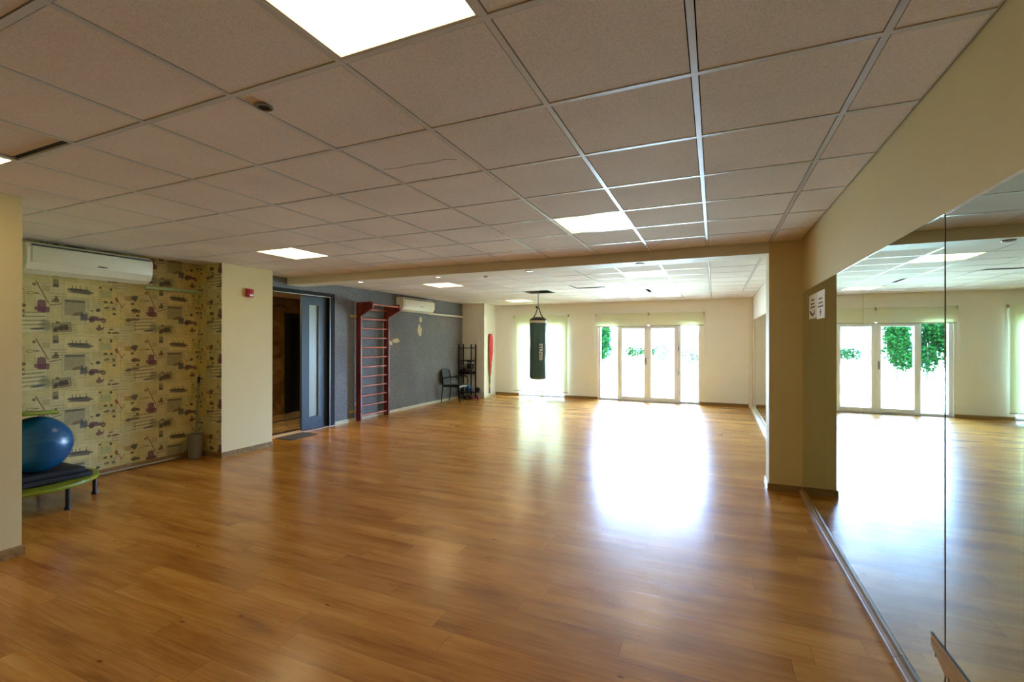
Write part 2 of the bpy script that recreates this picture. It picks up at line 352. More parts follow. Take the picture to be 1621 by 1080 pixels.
def tube(bm, pts, r, seg=10, r2=None, closed=False, sq=1.0):
    pts = [Vector(p) for p in pts]; n = len(pts); rings = []
    for i, p in enumerate(pts):
        if closed: d = pts[(i+1) % n]-pts[i-1]
        else: d = pts[min(i+1, n-1)]-pts[max(i-1, 0)]
        d.normalize()
        up = Vector((0, 0, 1)) if abs(d.z) < .95 else Vector((0, 1, 0))
        a = d.cross(up).normalized(); b = a.cross(d).normalized()
        rr = r if r2 is None else r+(r2-r)*i/(n-1)
        rings.append([bm.verts.new(p+a*math.cos(2*PI*k/seg)*rr+b*math.sin(2*PI*k/seg)*rr*sq) for k in range(seg)])
    m = n if closed else n-1
    for i in range(m):
        A, B = rings[i], rings[(i+1) % n]
        for k in range(seg): bm.faces.new((A[k], A[(k+1) % seg], B[(k+1) % seg], B[k]))
    if not closed:
        bm.faces.new(rings[0][::-1]); bm.faces.new(rings[-1])
def lathe(bm, prof, c, seg=32, axis='Z'):
    c = Vector(c); rings = []
    for r, h in prof:
        if r < 1e-5: rings.append([bm.verts.new(c+Vector((0, 0, h)))])
        else: rings.append([bm.verts.new(c+Vector((r*math.cos(2*PI*k/seg), r*math.sin(2*PI*k/seg), h))) for k in range(seg)])
    for A, B in zip(rings, rings[1:]):
        for k in range(seg):
            a0, a1 = A[k % len(A)], A[(k+1) % len(A)]; b0, b1 = B[k % len(B)], B[(k+1) % len(B)]
            f = []
            for v in (a0, a1, b1, b0):
                if v not in f: f.append(v)
            if len(f) > 2: bm.faces.new(f)
def sphere(bm, c, r, sx=1, sy=1, sz=1, seg=32):
    res = bmesh.ops.create_uvsphere(bm, u_segments=seg, v_segments=seg//2, radius=r)
    for v in res['verts']: v.co = Vector(c)+Vector((v.co.x*sx, v.co.y*sy, v.co.z*sz))
def arc(p0, p1, p2, n=8):
    p0, p1, p2 = Vector(p0), Vector(p1), Vector(p2)
    return [(1-t)**2*p0+2*t*(1-t)*p1+t*t*p2 for t in (i/n for i in range(n+1))]
def origin_of(o): return ORG.get(o.name, Vector((0, 0, 0))) if o else Vector((0, 0, 0))
def props(o, label=None, cat=None, group=None, kind=None):
    if label: o['label'] = label
    if cat: o['category'] = cat
    if group: o['group'] = group
    if kind: o['kind'] = kind
    return o
def obj(name, bm, mat, parent=None, smooth=False, label=None, cat=None, group=None, kind=None, org=None, sharp=35):
    me = bpy.data.meshes.new(name)
    bmesh.ops.recalc_face_normals(bm, faces=bm.faces)
    o = bpy.data.objects.new(name, me); COL.objects.link(o)
    po = origin_of(parent); oo = Vector(org) if org else (po if parent else Vector((0, 0, 0)))
    for v in bm.verts: v.co -= oo
    bm.to_mesh(me); bm.free()
    me.materials.append(mat)
    if smooth:
        for p in me.polygons: p.use_smooth = True
        try: me.set_sharp_from_angle(angle=math.radians(sharp))
        except Exception: pass
    ORG[o.name] = oo
    o.location = oo-po
    if parent: o.parent = parent
    return props(o, label, cat, group, kind)
def thing(name, loc, label, cat, group=None, kind=None):
    o = bpy.data.objects.new(name, None); COL.objects.link(o); o.location = loc; o.empty_display_size = .1
    ORG[o.name] = Vector(loc)
    return props(o, label, cat, group, kind)

# ------------------------------------------------------------------ measures (metres; floor at 0, camera over the origin)
HC = 2.57                     # ceiling
XR, XG, XP, XC, XL = .815, -6.386, -6.43, -5.949, -4.568
YB, YB2, YF = 5.503, 5.83, 12.281
ZB = 2.458
Y0 = -3.2
TOP = 2.86

# ------------------------------------------------------------------ floor, slab, walls
b = bm_new(); box(b, XP-.02, XR+.2, Y0-.1, YF+.2, -.12, 0)
obj('floor', b, M_FLOOR, label='glossy honey coloured laminate plank floor of the hall', cat='floor', kind='structure')

# ceiling: tegular tiles in a bar grid
def lines(lo, hi, base):
    k0 = math.floor((lo-base)/.6)+1; out = [lo]
    k = k0
    while base+.6*k < hi-.02:
        if base+.6*k > lo+.02: out.append(base+.6*k)
        k += 1
    return out+[hi]
XN = lines(XP, XR, -.0703); YN = lines(Y0, YB, 1.929)
XFA = lines(XG, XR, -.0703); YFA = lines(YB2+.03, YF, 7.06)
YFA[0] = YB2
def cell(xs, ys, x, y):
    return next(i for i in range(len(xs)-1) if xs[i] <= x < xs[i+1]), next(j for j in range(len(ys)-1) if ys[j] <= y < ys[j+1])
LIGHTS_N = [(-1.24+.3-.03, 1.03), (-.97, 4.03), (-4.57, 4.03), (-3.97, 1.03)]
LIGHTS_F = [(-4.57, 7.36), (-.97, 7.36), (-.97, 10.96), (-4.57, 10.96)]
cl_n = [cell(XN, YN, *p) for p in LIGHTS_N]; cl_f = [cell(XFA, YFA, *p) for p in LIGHTS_F]
hole = cell(XFA, YFA, -3.37, 9.16)
root_c = thing('ceiling', (0, 0, HC), 'suspended ceiling of pale mineral tiles in a white bar grid', 'ceiling', kind='structure')
b = bm_new()
def tiles(bm, xs, ys, skip, special):
    for i in range(len(xs)-1):
        for j in range(len(ys)-1):
            if (i, j) in skip: continue
            x0, x1, y0, y1 = xs[i]+.0165, xs[i+1]-.0165, ys[j]+.0165, ys[j+1]-.0165
            z = HC+.002
            if (i, j) in special: x0, x1, y0, y1, z = special[(i, j)](x0, x1, y0, y1, z)
            if x1-x0 < .02 or y1-y0 < .02: continue
            box(bm, x0, x1, y0, y1, z, z+.014)
sp_n = {cell(XN, YN, -3.37, 1.03): lambda a, c, d, e, z: (a, c, d, e-.02, z+.012)}
sp_f = {cell(XFA, YFA, -2.17, 8.56): lambda a, c, d, e, z: (a+.03, c, d, e-.14, z),
        cell(XFA, YFA, -.97, 9.76): lambda a, c, d, e, z: (a+.07, c, d, e, z),
        cell(XFA, YFA, -6.2, 7.36): lambda a, c, d, e, z: (a, c, d, e-.07, z)}
tiles(b, XN, YN, set(cl_n), sp_n); tiles(b, XFA, YFA, set(cl_f)|{hole}, sp_f)
obj('tile_field', b, M_TILE, root_c)
b = bm_new()
w = .012
for xs, ys in ((XN, YN), (XFA, YFA)):
    for x in xs[1:-1]: box(b, x-w, x+w, ys[0], ys[-1], HC-.0005, HC+.012)
    for y in ys[1:-1]:
        for i in range(len(xs)-1): box(b, xs[i]+w, xs[i+1]-w, y-w, y+w, HC, HC+.0118)
# wall angles
for x in (XR-.02, XP, ): box(b, x, x+.02, Y0, YB, HC+.012, HC+.020)
for x in (XR-.02, XG): box(b, x, x+.02, YB2, YF, HC+.012, HC+.020)
obj('ceiling_grid', b, M_TBAR, root_c)
b = bm_new(); box(b, -9.6, XR+.3, Y0-.2, YF+.25, TOP-.055, TOP+.1)
obj('ceiling_slab', b, M_DARK, root_c)
b = bm_new()
cr = [(-1.83, 2.262), (-1.72, 2.275), (-1.60, 2.268), (-1.50, 2.283), (-1.40, 2.272), (-1.345, 2.30)]
for p, q in zip(cr, cr[1:]):
    d = (Vector((q[0], q[1], 0))-Vector((p[0], p[1], 0))).normalized(); n = Vector((-d.y, d.x, 0))*.0025
    vs = [b.verts.new((p[0]+s*n.x, p[1]+s*n.y, HC+.0015)) for s in (-1, 1)]+[b.verts.new((q[0]+s*n.x, q[1]+s*n.y, HC+.0015)) for s in (1, -1)]
    b.faces.new(vs)
obj('tile_crack', b, M_DARK, root_c)

# beam across the hall
b = bm_new(); box(b, XG-.05, .521, YB, YB2, ZB, TOP-.05)
obj('ceiling_beam', b, M_WHITE, label='cream painted drop beam crossing the hall under the ceiling', cat='beam', kind='structure')

# walls
def wall(name, label, *boxes, mat=M_PAINT):
    b = bm_new()
    for q in boxes: box(b, *q)
    return obj(name, b, mat, label=label, cat='wall', kind='structure')
wall('wall_right', 'cream wall that carries the near row of tall mirrors', (XR+.006, XR+.2, Y0, YB+.1, 0, TOP-.05))
wall('wall_right_far', 'cream wall over the far row of mirrors, lightened for daylight', (XR+.006, XR+.2, YB+.1, YF+.2, 0, TOP-.05), mat=M_PAINT_LIT)
wall('wall_back', 'cream end wall facing the garden doors', (XP-.3, XR+.2, Y0-.2, Y0, 0, TOP-.05))
wall('wall_left', 'cream wall block at the left edge beside the alcove', (XP-.3, XL, Y0, 1.67, 0, TOP-.05))
wall('wall_alcove', 'wall covered with collage wallpaper behind the trampoline', (XP-.15, XP, 1.67, 4.097, 0, TOP-.05), (XP, XC-.001, 4.097, 4.105, 0, TOP-.05), mat=M_PAPER)
wall('wall_column', 'cream wall column carrying the red fire alarm', (XP-.15, XC, 4.105, 4.87, 0, TOP-.05))
DY0, DY1, DZ = 4.93, 6.53, 2.40
gw = wall('wall_grey', 'grey textured wall behind the climbing bars', (XG-.16, XG, 4.87, DY0, 0, TOP-.05), (XG-.16, XG, DY0, DY1, DZ, TOP-.05), (XG-.16, XG, DY1, 11.258, 0, TOP-.05), mat=M_GREY)
def blob(bm, yc, zc, ry, rz, seed, x=XG+.0015, n=18):
    rr = random.Random(seed)
    ph = [rr.uniform(.7, 1.15) for _ in range(n)]
    bm.faces.new([bm.verts.new((x, yc+ry*ph[i]*math.cos(2*PI*i/n), zc+rz*ph[i]*math.sin(2*PI*i/n))) for i in range(n)])
b = bm_new(); blob(b, 9.26, 2.05, .06, .075, 1); blob(b, 9.22, 1.80, .085, .14, 2); blob(b, 8.33, 1.555, .13, .055, 3); blob(b, 8.16, 1.50, .05, .05, 4)
obj('plaster_patch', b, M_PLASTER, gw, label='bare cream patches where the grey paper has torn')
# far left pillar (slightly splayed) and far wall with its two openings
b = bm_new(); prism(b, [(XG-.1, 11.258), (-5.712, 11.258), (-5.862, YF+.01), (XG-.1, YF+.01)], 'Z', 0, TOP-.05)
obj('wall_pillar', b, M_PAINT_LIT, label='cream pillar in the far left corner hung with red bands', cat='pillar', kind='structure')
WX0, WX1, DX0, DX1, OZ = -5.12, -3.76, -2.84, -.33, 2.02
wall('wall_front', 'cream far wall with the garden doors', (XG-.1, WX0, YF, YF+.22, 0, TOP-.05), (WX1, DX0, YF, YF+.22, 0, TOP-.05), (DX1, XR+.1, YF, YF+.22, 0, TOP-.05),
     (WX0, WX1, YF, YF+.22, OZ, TOP-.05), (DX0, DX1, YF, YF+.22, OZ, TOP-.05), (WX0, WX1, YF, YF+.22, -.1, 0.0), (DX0, DX1, YF, YF+.22, -.1, 0.0), mat=M_PAINT_LIT)
b = bm_new(); box(b, .521, XR+.05, YB, YB2-.02, 0, TOP-.05)
obj('wall_pier', b, M_PAINT, label='cream pier on the right between the two mirror rows', cat='pillar', kind='structure')

# baseboards
def skirting(name, label, segs, mat=M_SKIRT, h=.07, t=.014):
    b = bm_new()
    for (x0, y0), (x1, y1) in segs:
        d = Vector((x1-x0, y1-y0, 0)); L = d.length; d.normalize(); n = Vector((d.y, -d.x, 0))
        prof = [(0, 0), (t+.004, 0), (t+.004, .012), (t, .016), (t, h-.012), (t-.007, h), (0, h)]
        A = [b.verts.new((x0+n.x*o, y0+n.y*o, z)) for o, z in prof]; B = [b.verts.new((x1+n.x*o, y1+n.y*o, z)) for o, z in prof]
        b.faces.new(A); b.faces.new(B[::-1])
        for i in range(len(prof)): b.faces.new((A[i], B[i], B[(i+1) % len(prof)], A[(i+1) % len(prof)]))
    return obj(name, b, mat, label=label, cat='baseboard', kind='structure')
skirting('baseboard_left', 'oak baseboard along the left wall block and wall column', [((XL, Y0), (XL, 1.67+.014)), ((XC, 4.105-.008), (XC, 4.87)), ((XC, 4.87), (XG, 4.87))])
skirting('baseboard_alcove', 'oak baseboard under the collage wallpaper', [((XP, 1.67), (XP, 4.097)), ((XP, 4.097), (XC, 4.097))])
skirting('baseboard_grey', 'cream baseboard along the foot of the grey wall', [((XG, DY1+.005), (XG, 11.258))], M_CREAM, .06)
skirting('baseboard_front', 'oak baseboard along the far wall', [((-5.862, YF), (WX0, YF)), ((WX1, YF), (DX0-.01, YF)), ((DX1+.01, YF), (XR, YF))])
skirting('baseboard_pillar', 'cream baseboard round the far left pillar', [((XG, 11.258), (-5.712+.014, 11.258)), ((-5.712, 11.258), (-5.862, YF))], M_CREAM, .06)
skirting('baseboard_pier', 'oak baseboard round the right pier', [((XR, YB), (.521, YB))][::-1] and [((.521-.014, YB), (XR, YB)), ((.521, YB2-.02), (.521, YB))])
# aluminium and oak ledge at the foot of the near mirrors, in two lengths with a joint
b = bm_new()
for y0, y1 in ((2.772, YB-.018), (-.5, 2.768)):
    prism(b, [(XR+.006, 0), (XR-.030, 0), (XR-.030, .030), (XR-.025, .034), (XR-.010, .040), (XR-.010, .048), (XR+.006, .048)], 'Y', y0, y1)
obj('baseboard_right', b, mat_wood('ledge_wood', lin(120, 92, 52), lin(150, 118, 72), lin(172, 142, 98), 'Y', .5), label='narrow wooden ledge under the near mirrors', cat='baseboard', kind='structure')
b = bm_new(); prism(b, [(XR+.006, 0), (XR-.06, 0), (XR-.06, .03), (XR-.02, .06), (XR+.006, .06)], 'Y', YB2, 11.9)
obj('baseboard_mirror', b, M_CREAM, label='pale ledge under the mirrors beyond the pier', cat='baseboard', kind='structure')

# ------------------------------------------------------------------ mirrors
def mirror(y0, y1, label, top=2.034, grp='near mirrors', gap=.002):
    t = thing('wall_mirror', (XR, (y0+y1)/2, .05), label, 'mirror', grp)
    b = bm_new(); box(b, XR, XR+.0045, y0+gap, y1-.001, .05, top, .0012, 1)
    obj('mirror_glass', b, M_MIRROR, t)
    b = bm_new()
    for z0, z1 in ((.05, top),):
        box(b, XR+.0046, XR+.0058, y0-.002, y1+.002, z0, z1)
    obj('mirror_backing', b, M_BLACK, t)
    return t
mirror(4.433, 5.452, 'tall mirror next to the pier with two paper notices on it')
mirror(3.39, 4.433, 'tall mirror second from the pier')
mirror(2.305, 3.39, 'tall mirror third from the pier', gap=.010)
tm = mirror(1.2, 2.305, 'tall mirror nearest the camera with a pale highlight strip along its top edge', 2.030)
b = bm_new(); box(b, XR-.001, XR+.005, 1.2, 2.303, 2.026, 2.036)  # pale strip draws the exposed edge and its bevel highlight
obj('mirror_edge_highlight', b, M_PVC, tm, label='pale top edge with its highlight painted in')
for k in range(6):
    y0 = 5.84+k*1.0
    mirror(y0, y0+1.0, ['mirror just behind the right pier', 'second mirror beyond the right pier', 'third mirror beyond the right pier', 'fourth mirror beyond the right pier', 'fifth mirror beyond the right pier', 'last mirror of the far row beside the white pipe casing'][k], 2.034, 'far mirrors')
# two paper notices on the first mirror
for nm, y0, y1, z0, z1, lab in (('a', 4.765, 5.10, 1.748, 1.965, 'paper notice taped to the mirror nearer the pier'), ('b', 4.437, 4.755, 1.733, 1.965, 'paper notice taped to the mirror at its near seam')):
    t = thing('paper_notice', (XR-.001, (y0+y1)/2, z0), lab, 'notice', 'notices on the mirror')
    b = bm_new(); box(b, XR-.0014, XR-.0002, y0, y1, z0, z1); obj('sheet', b, M_PAPERW, t)
    b = bm_new(); yc = (y0+y1)/2
    for zz, hw in ((.16, .07), (.125, .085), (.095, .11)): box(b, XR-.0022, XR-.0015, yc-hw, yc+hw, z0+zz, z0+zz+.014)
    if nm == 'a': tube(b, [(XR-.0018, yc+.09, z0+.065), (XR-.0018, yc+.05, z0+.04), (XR-.0018, yc, z0+.028), (XR-.0018, yc-.05, z0+.04)], .008, 6); box(b, XR-.0022, XR-.0015, yc-.10, yc-.07, z0+.035, z0+.075)
    else: prism(b, [(yc-.03, z0+.06), (yc+.03, z0+.06), (yc, z0+.015)], 'X', XR-.0022, XR-.0015); box(b, XR-.0022, XR-.0015, yc-.02, yc+.02, z0+.06, z0+.08)
    obj('printing', b, M_PRINT, t)
# pine batten screwed over the chipped seam
t = thing('wooden_batten', (XR, 2.1, .27), 'thin pine offcut with dark knots fixed low across the mirror seam', 'batten')
b = bm_new(); prism(b, [(2.425, .352), (1.80, .352), (1.80, .12), (2.20, .205), (2.31, .262), (2.428, .30)], 'X', XR-.003, XR-.0005); obj('board', b, M_PATCH, t)
b = bm_new(); box(b, XR-.004, XR-.0005, 1.80, 2.427, .3525, .357); obj('top_edge', b, M_BLACK, t, label='dark top edge')
for yy, zz, r in ((2.385, .285, .006), (2.27, .262, .006), (2.16, .245, .012)):
    b = bm_new(); sphere(b, (XR-.0032, yy, zz), r, .15, 1, 1.5, 10); obj('wood_knot', b, M_BLACK, t, True)

# ------------------------------------------------------------------ ceiling lights
def panel(x, y, xs, ys, label):
    i, j = cell(xs, ys, x, y); x0, x1, y0, y1 = xs[i]+.012, xs[i+1]-.012, ys[j]+.012, ys[j+1]-.012
    t = thing('ceiling_light', ((x0+x1)/2, (y0+y1)/2, HC), label, 'ceiling light', 'square light panels in the ceiling')
    b = bm_new(); f = .012
    for q in ((x0, x1, y0, y0+f), (x0, x1, y1-f, y1), (x0, x0+f, y0+f, y1-f), (x1-f, x1, y0+f, y1-f)): box(b, *q, HC+.001, HC+.03)
    obj('frame', b, M_TBAR, t)
    b = bm_new(); box(b, x0+f, x1-f, y0+f, y1-f, HC+.008, HC+.02); obj('diffuser', b, M_LAMP, t)
LN = ['large square ceiling light overhead at the top of the photo', 'square ceiling light in front of the beam, right of the room centre', 'square ceiling light in front of the beam, near the wall column', 'square ceiling light cut off by the left edge of the photo']
for (x, y), l in zip(LIGHTS_N[:4], LN): panel(x, y, XN, YN, l)
LF = ['square ceiling light just beyond the beam, near the climbing bars', 'square ceiling light just beyond the beam, towards the right pier', 'square ceiling light close to the garden doors', 'square ceiling light behind the hanging punch bag']
for (x, y), l in zip(LIGHTS_F, LF): panel(x, y, XFA, YFA, l)
for k, (x, lit) in enumerate(((-5.0, 1), (-3.6, 1), (-2.21, 1), (-.81, 0))):
    t = thing('downlight', (x, 5.648, ZB), ['small lit downlight in the beam nearest the grey wall', 'small lit downlight in the beam, second from the grey wall', 'small lit downlight in the beam, third from the grey wall', 'small unlit downlight in the beam nearest the right pier'][k], 'downlight', 'downlights in the beam')
    b = bm_new(); lathe(b, [(.030, -.001), (.048, -.001), (.050, -.005), (.044, -.010), (.032, -.010), (.030, -.004)], (x, 5.648, ZB), 20); obj('ring', b, M_PVC if lit else M_STEEL, t, True)
    b = bm_new(); lathe(b, [(0, -.008), (.03, -.008), (.03, -.001), (0, -.001)], (x, 5.648, ZB), 20); obj('lamp', b, M_SPOT if lit else M_BLACK, t)
t = thing('smoke_detector', (-3.2, 6.37, HC), 'round white smoke detector on the ceiling beyond the beam', 'smoke detector')
b = bm_new(); lathe(b, [(0, -.018), (.06, -.018), (.062, 0), (0, 0)], (-3.2, 6.37, HC), 24); obj('base', b, M_PVC, t, True)
b = bm_new(); lathe(b, [(0, -.058), (.026, -.056), (.036, -.042), (.05, -.030), (.052, -.018), (0, -.018)], (-3.2, 6.37, HC), 24); obj('sensor_head', b, plain('detector_grey', lin(196, 186, 170), .5), t, True)
t = thing('recessed_spotlight', (-1.815, 1.441, HC), 'small dark recessed spot in a ceiling tile near the camera', 'recessed spot')
b = bm_new(); lathe(b, [(.024, -.002), (.036, -.002), (.038, -.005), (.034, -.008), (.024, -.006)], (-1.815, 1.441, HC), 24); obj('ring', b, M_BUCKET, t, True)
b = bm_new(); lathe(b, [(0, -.003), (.024, -.003), (.024, -.001), (0, -.001)], (-1.815, 1.441, HC), 24); obj('lens', b, M_BLACK, t)

# ------------------------------------------------------------------ air conditioners, ducts, alarm
def aircon(xw, y0, y1, z0, z1, label):
    t = thing('air_conditioner', (xw, (y0+y1)/2, z0), label, 'air conditioner', 'wall air conditioners')
    h = z1-z0; d = .205
    prof = [(xw, z0+.02), (xw+.10, z0), (xw+.165, z0+.035), (xw+d-.012, z0+.085), (xw+d, z0+.13), (xw+d, z1-.06), (xw+d-.02, z1-.018), (xw+d-.06, z1), (xw, z1)]
    b = bm_new(); prism(b, prof, 'Y', y0, y1)
    bmesh.ops.bevel(b, geom=[e for e in b.edges if abs(e.verts[0].co.y-e.verts[1].co.y) < 1e-6], offset=.012, segments=3, affect='EDGES')
    obj('casing', b, M_ACW, t, True, sharp=25)
    b = bm_new(); box(b, xw+d-.004, xw+d+.008, y0+.045, y1-.02, z0+.10, z1-.045, .006, 2); obj('front_panel', b, M_ACW, t, True)
    b = bm_new(); box(b, xw+d-.05, xw+d-.001, y0+.045, y1-.02, z1-.040, z1-.026, .003, 1); obj('intake_slot', b, M_ACD, t)
    b = bm_new(); prism(b, [(xw+.085, z0-.004), (xw+.170, z0+.032), (xw+.166, z0+.040), (xw+.082, z0+.005)], 'Y', y0+.05, y1-.08); obj('louver', b, M_ACW, t)
    b = bm_new(); lathe(b, [(0, 0), (1, 0), (1, .1), (0, .1)], (0, 0, 0), 20)
    yc = y0+(y1-y0)*.55
    for v in b.verts: v.co = Vector((xw+d+.0075+v.co.z*.02, yc+v.co.x*.05, z0+.128+v.co.y*.007))
    obj('badge', b, M_ACD, t)
aircon(XP, 2.30, 3.44, 2.225, 2.535, 'large wall air conditioner over the collage wallpaper')
aircon(XG, 8.33, 9.56, 2.20, 2.51, 'wall air conditioner on the grey wall beside the climbing bars')
b = bm_new(); box(b, XP, XP+.045, 3.445, 4.096, 2.178, 2.218, .012, 2)
obj('cable_duct', b, M_GREEN, smooth=True, label='pale green duct running from the air conditioner on the collage wallpaper', cat='duct')
b = bm_new(); box(b, XG, XG+.045, 9.56, 11.257, 2.19, 2.235, .012, 2)
obj('cable_duct', b, M_WHITE, smooth=True, label='white duct running from the air conditioner on the grey wall', cat='duct')
t = thing('fire_alarm', (XC, 4.49, 2.15), 'small red fire alarm on the cream wall column', 'fire alarm')
b = bm_new(); box(b, XC, XC+.035, 4.435, 4.545, 2.15, 2.265, .008, 2); obj('housing', b, M_RED, t, True)
b = bm_new(); box(b, XC+.035, XC+.042, 4.475, 4.53, 2.165, 2.19, .002, 1); obj('strobe', b, M_PVC, t)
b = bm_new(); lathe(b, [(0, 0), (.02, 0), (.02, .01), (0, .012)], (0, 0, 0), 16)
for v in b.verts: v.co = Vector((XC+.035+v.co.z, 4.49+v.co.x, 2.228+v.co.y))
obj('sounder', b, M_RED, t, True)
b = bm_new(); tube(b, [(XP+.035, 1.68, .024), (XP+.035, 3.2, .024), (XP+.035, 3.86, .024)], .012, 8)
obj('floor_pipe', b, M_ALU, smooth=True, label='thin grey pipe on the floor along the collage wallpaper', cat='pipe')

# ------------------------------------------------------------------ trampolines, ball, mats
def trampoline(center, r, legs, label):
    t = thing('mini_trampoline', center, label, 'trampoline')
    b = bm_new(); tube(b, [(r*math.cos(a), r*math.sin(a), -.012) for a in (2*PI*k/48 for k in range(48))], .016, 8, closed=True)
    for v in b.verts: v.co += Vector(center)
    obj('frame', b, M_BLACKM, t, True)
    b = bm_new(); lathe(b, [(r-.13, .004), (r-.12, .014), (r-.02, .016), (r+.02, .004), (r+.026, -.012), (r+.02, -.026), (r+.012, -.024), (r+.016, -.01), (r-.03, .006), (r-.13, 0.0)], center, 64); obj('rim_pad', b, M_LIME, t, True)
    b = bm_new(); lathe(b, [(0, .003), (r-.125, .003), (r-.125, -.002), (0, -.002)], center, 48); obj('jumping_mat', b, M_MAT, t)
    for a in legs:
        x, y = center[0]+(r-.01)*math.cos(a), center[1]+(r-.01)*math.sin(a)
        l = None
        b = bm_new(); tube(b, [(x, y, .02), (x, y, center[2]-.02)], .017, 10); l = obj('leg', b, M_BLACKM, t, True)
        b = bm_new(); lathe(b, [(0, 0), (.026, 0), (.024, .03), (.018, .032), (0, .032)], (x, y, 0), 12); obj('foot', b, M_BLACK, l, True)
    return t
TC = (-5.86, 2.185, .225)
trampoline(TC, .475, [math.atan2(2.285-TC[1], -5.40-TC[0]), math.atan2(2.65-TC[1], -5.71-TC[0]), math.radians(150), math.radians(200), math.radians(255), math.radians(315)], 'lime green mini trampoline standing on black legs under the blue ball')
DC = (-5.866, 2.045, .872)
t2 = thing('padded_disc', DC, 'round lime green padded disc lying tilted on the blue ball', 'padded disc')
b = bm_new(); r = .31; lathe(b, [(0, -.012), (r-.02, -.012), (r+.012, -.020), (r+.024, -.008), (r+.018, .010), (r-.02, .016), (r-.06, .012), (r-.08, .004), (0, .004)], DC, 56); obj('rim_pad', b, M_LIME, t2, True)
b = bm_new(); lathe(b, [(0, .006), (r-.085, .006), (r-.085, .0045), (0, .0045)], DC, 40); obj('surface', b, M_MAT, t2)
t2.rotation_euler = (math.radians(-3), math.radians(-4.5), 0)
for k, (x0, x1, y0, y1, z0, lab) in enumerate(((-6.12, -5.50, 1.84, 2.52, .243, 'black folded exercise mat lying on the trampoline'), (-6.10, -5.50, 1.86, 2.46, .295, 'black folded exercise mat directly under the blue ball'))):
    b = bm_new(); box(b, x0, x1, y0, y1, z0, z0+.05, .014, 2)
    bmesh.ops.subdivide_edges(b, edges=[e for e in b.edges if e.calc_length() > .3], cuts=5, use_grid_fill=True)
    for v in b.verts: v.co.z += .006*mnoise.noise(v.co*5)
    obj('exercise_mat', b, M_MAT, smooth=True, label=lab, cat='mat', group='folded mats', org=((x0+x1)/2, (y0+y1)/2, z0))
b = bm_new(); sphere(b, (-5.66, 2.165, .595), .252, seg=48)
t = thing('exercise_ball', (-5.66, 2.165, .343), 'blue inflatable exercise ball on the mats in the alcove', 'exercise ball')
for v in b.verts:   # flattened a little where it sits
    if v.co.z < .36: v.co.z = .347+(v.co.z-.343)*.3
obj('shell', b, M_BLUE, t, True)
b = bm_new()
for k in range(-3, 4):
    z = .04*k; rr = math.sqrt(.2525**2-z*z)
    tube(b, [(-5.66+rr*math.cos(a), 2.165+rr*math.sin(a), .595+z) for a in (2*PI*i/48 for i in range(48))], .0016, 6, closed=True)
obj('grip_rib', b, M_BLUE, t, True)

# ------------------------------------------------------------------ mop and bucket
t = thing('bucket', (-6.255, 3.955, 0), 'ribbed grey mop bucket in the corner of the alcove', 'bucket')
b = bm_new(); prof = []
for k in range(13): prof += [(.074+.001*k, .004+.024*k), (.079+.001*k, .012+.024*k)]
lathe(b, [(0, .002), (.07, .002)]+prof+[(.093, .318), (.083, .318), (.07, .02), (0, .02)], (-6.255, 3.955, 0), 28)
obj('body', b, M_BUCKET, t, True, sharp=60)
b = bm_new(); tube(b, arc((-6.35, 3.955, .315), (-6.255, 3.955, .20), (-6.16, 3.955, .315), 12), .0035, 6)
for v in b.verts: v.co.y -= .0
obj('handle', b, M_STEEL, t, True)
t = thing('mop', (-6.27, 3.97, .03), 'grey mop standing upright in the bucket', 'mop')
b = bm_new(); tube(b, [(-6.268, 3.97, .14), (-6.288, 4.02, 1.0)], .013, 10); obj('handle', b, plain('mop_pole', lin(120, 124, 108), .5), t, True)
b = bm_new(); tube(b, [(-6.2875, 4.019, .98), (-6.289, 4.0235, 1.065)], .017, 10); obj('grip', b, M_BLACK, t, True)
b = bm_new(); lathe(b, [(0, .03), (.06, .03), (.05, .09), (.02, .15), (0, .155)], (-6.267, 3.968, 0), 14); obj('mop_head', b, M_BUCKET, t, True)

# ------------------------------------------------------------------ sliding door and lobby
t = thing('door_1', (XG-.08, 5.73, 0), 'dark sliding door standing open beside the grey wall', 'door', kind='structure')
b = bm_new()
box(b, XG-.17, XG+.012, DY1-.115, DY1, 0, DZ); box(b, XG-.17, XG+.012, DY0, DY0+.06, 0, DZ); box(b, XG-.17, XG+.012, DY0+.06, DY1-.115, DZ-.065, DZ)
obj('frame', b, M_DOORF, t)
b = bm_new(); box(b, XG+.010, XG+.015, DY0+.06, DY1-.115, DZ-.075, DZ-.066); box(b, XG+.012, XG+.016, DY1-.122, DY1-.116, .02, DZ-.065); obj('metal_bead', b, M_ALU, t)
LX = XG-.05
b = bm_new()
ly0, ly1, gy0, gy1, gz0, gz1 = 5.845, 6.415, 6.0, 6.20, .225, 2.17
for q in ((ly0, gy0, .02, DZ-.085), (gy1, ly1, .02, DZ-.085), (gy0, gy1, .02, gz0), (gy0, gy1, gz1, DZ-.085)): box(b, LX-.045, LX, *q)
leaf = obj('door_leaf', b, M_DOORL, t)
b = bm_new(); box(b, LX-.028, LX-.018, gy0, gy1, gz0, gz1); obj('frosted_pane', b, M_FROST, leaf)
b = bm_new(); box(b, LX, LX+.004, gy1-.002, gy1+.05, gz0-.02, gz1+.01); obj('pull_rebate', b, M_BLACK, leaf)
b = bm_new(); box(b, XG-.17, XG+.03, DY0-.05, DY1+.0, -.02, .010, .003, 1)
obj('trim_1', b, M_STONE, label='pale stone threshold under the sliding door', cat='threshold', kind='structure')
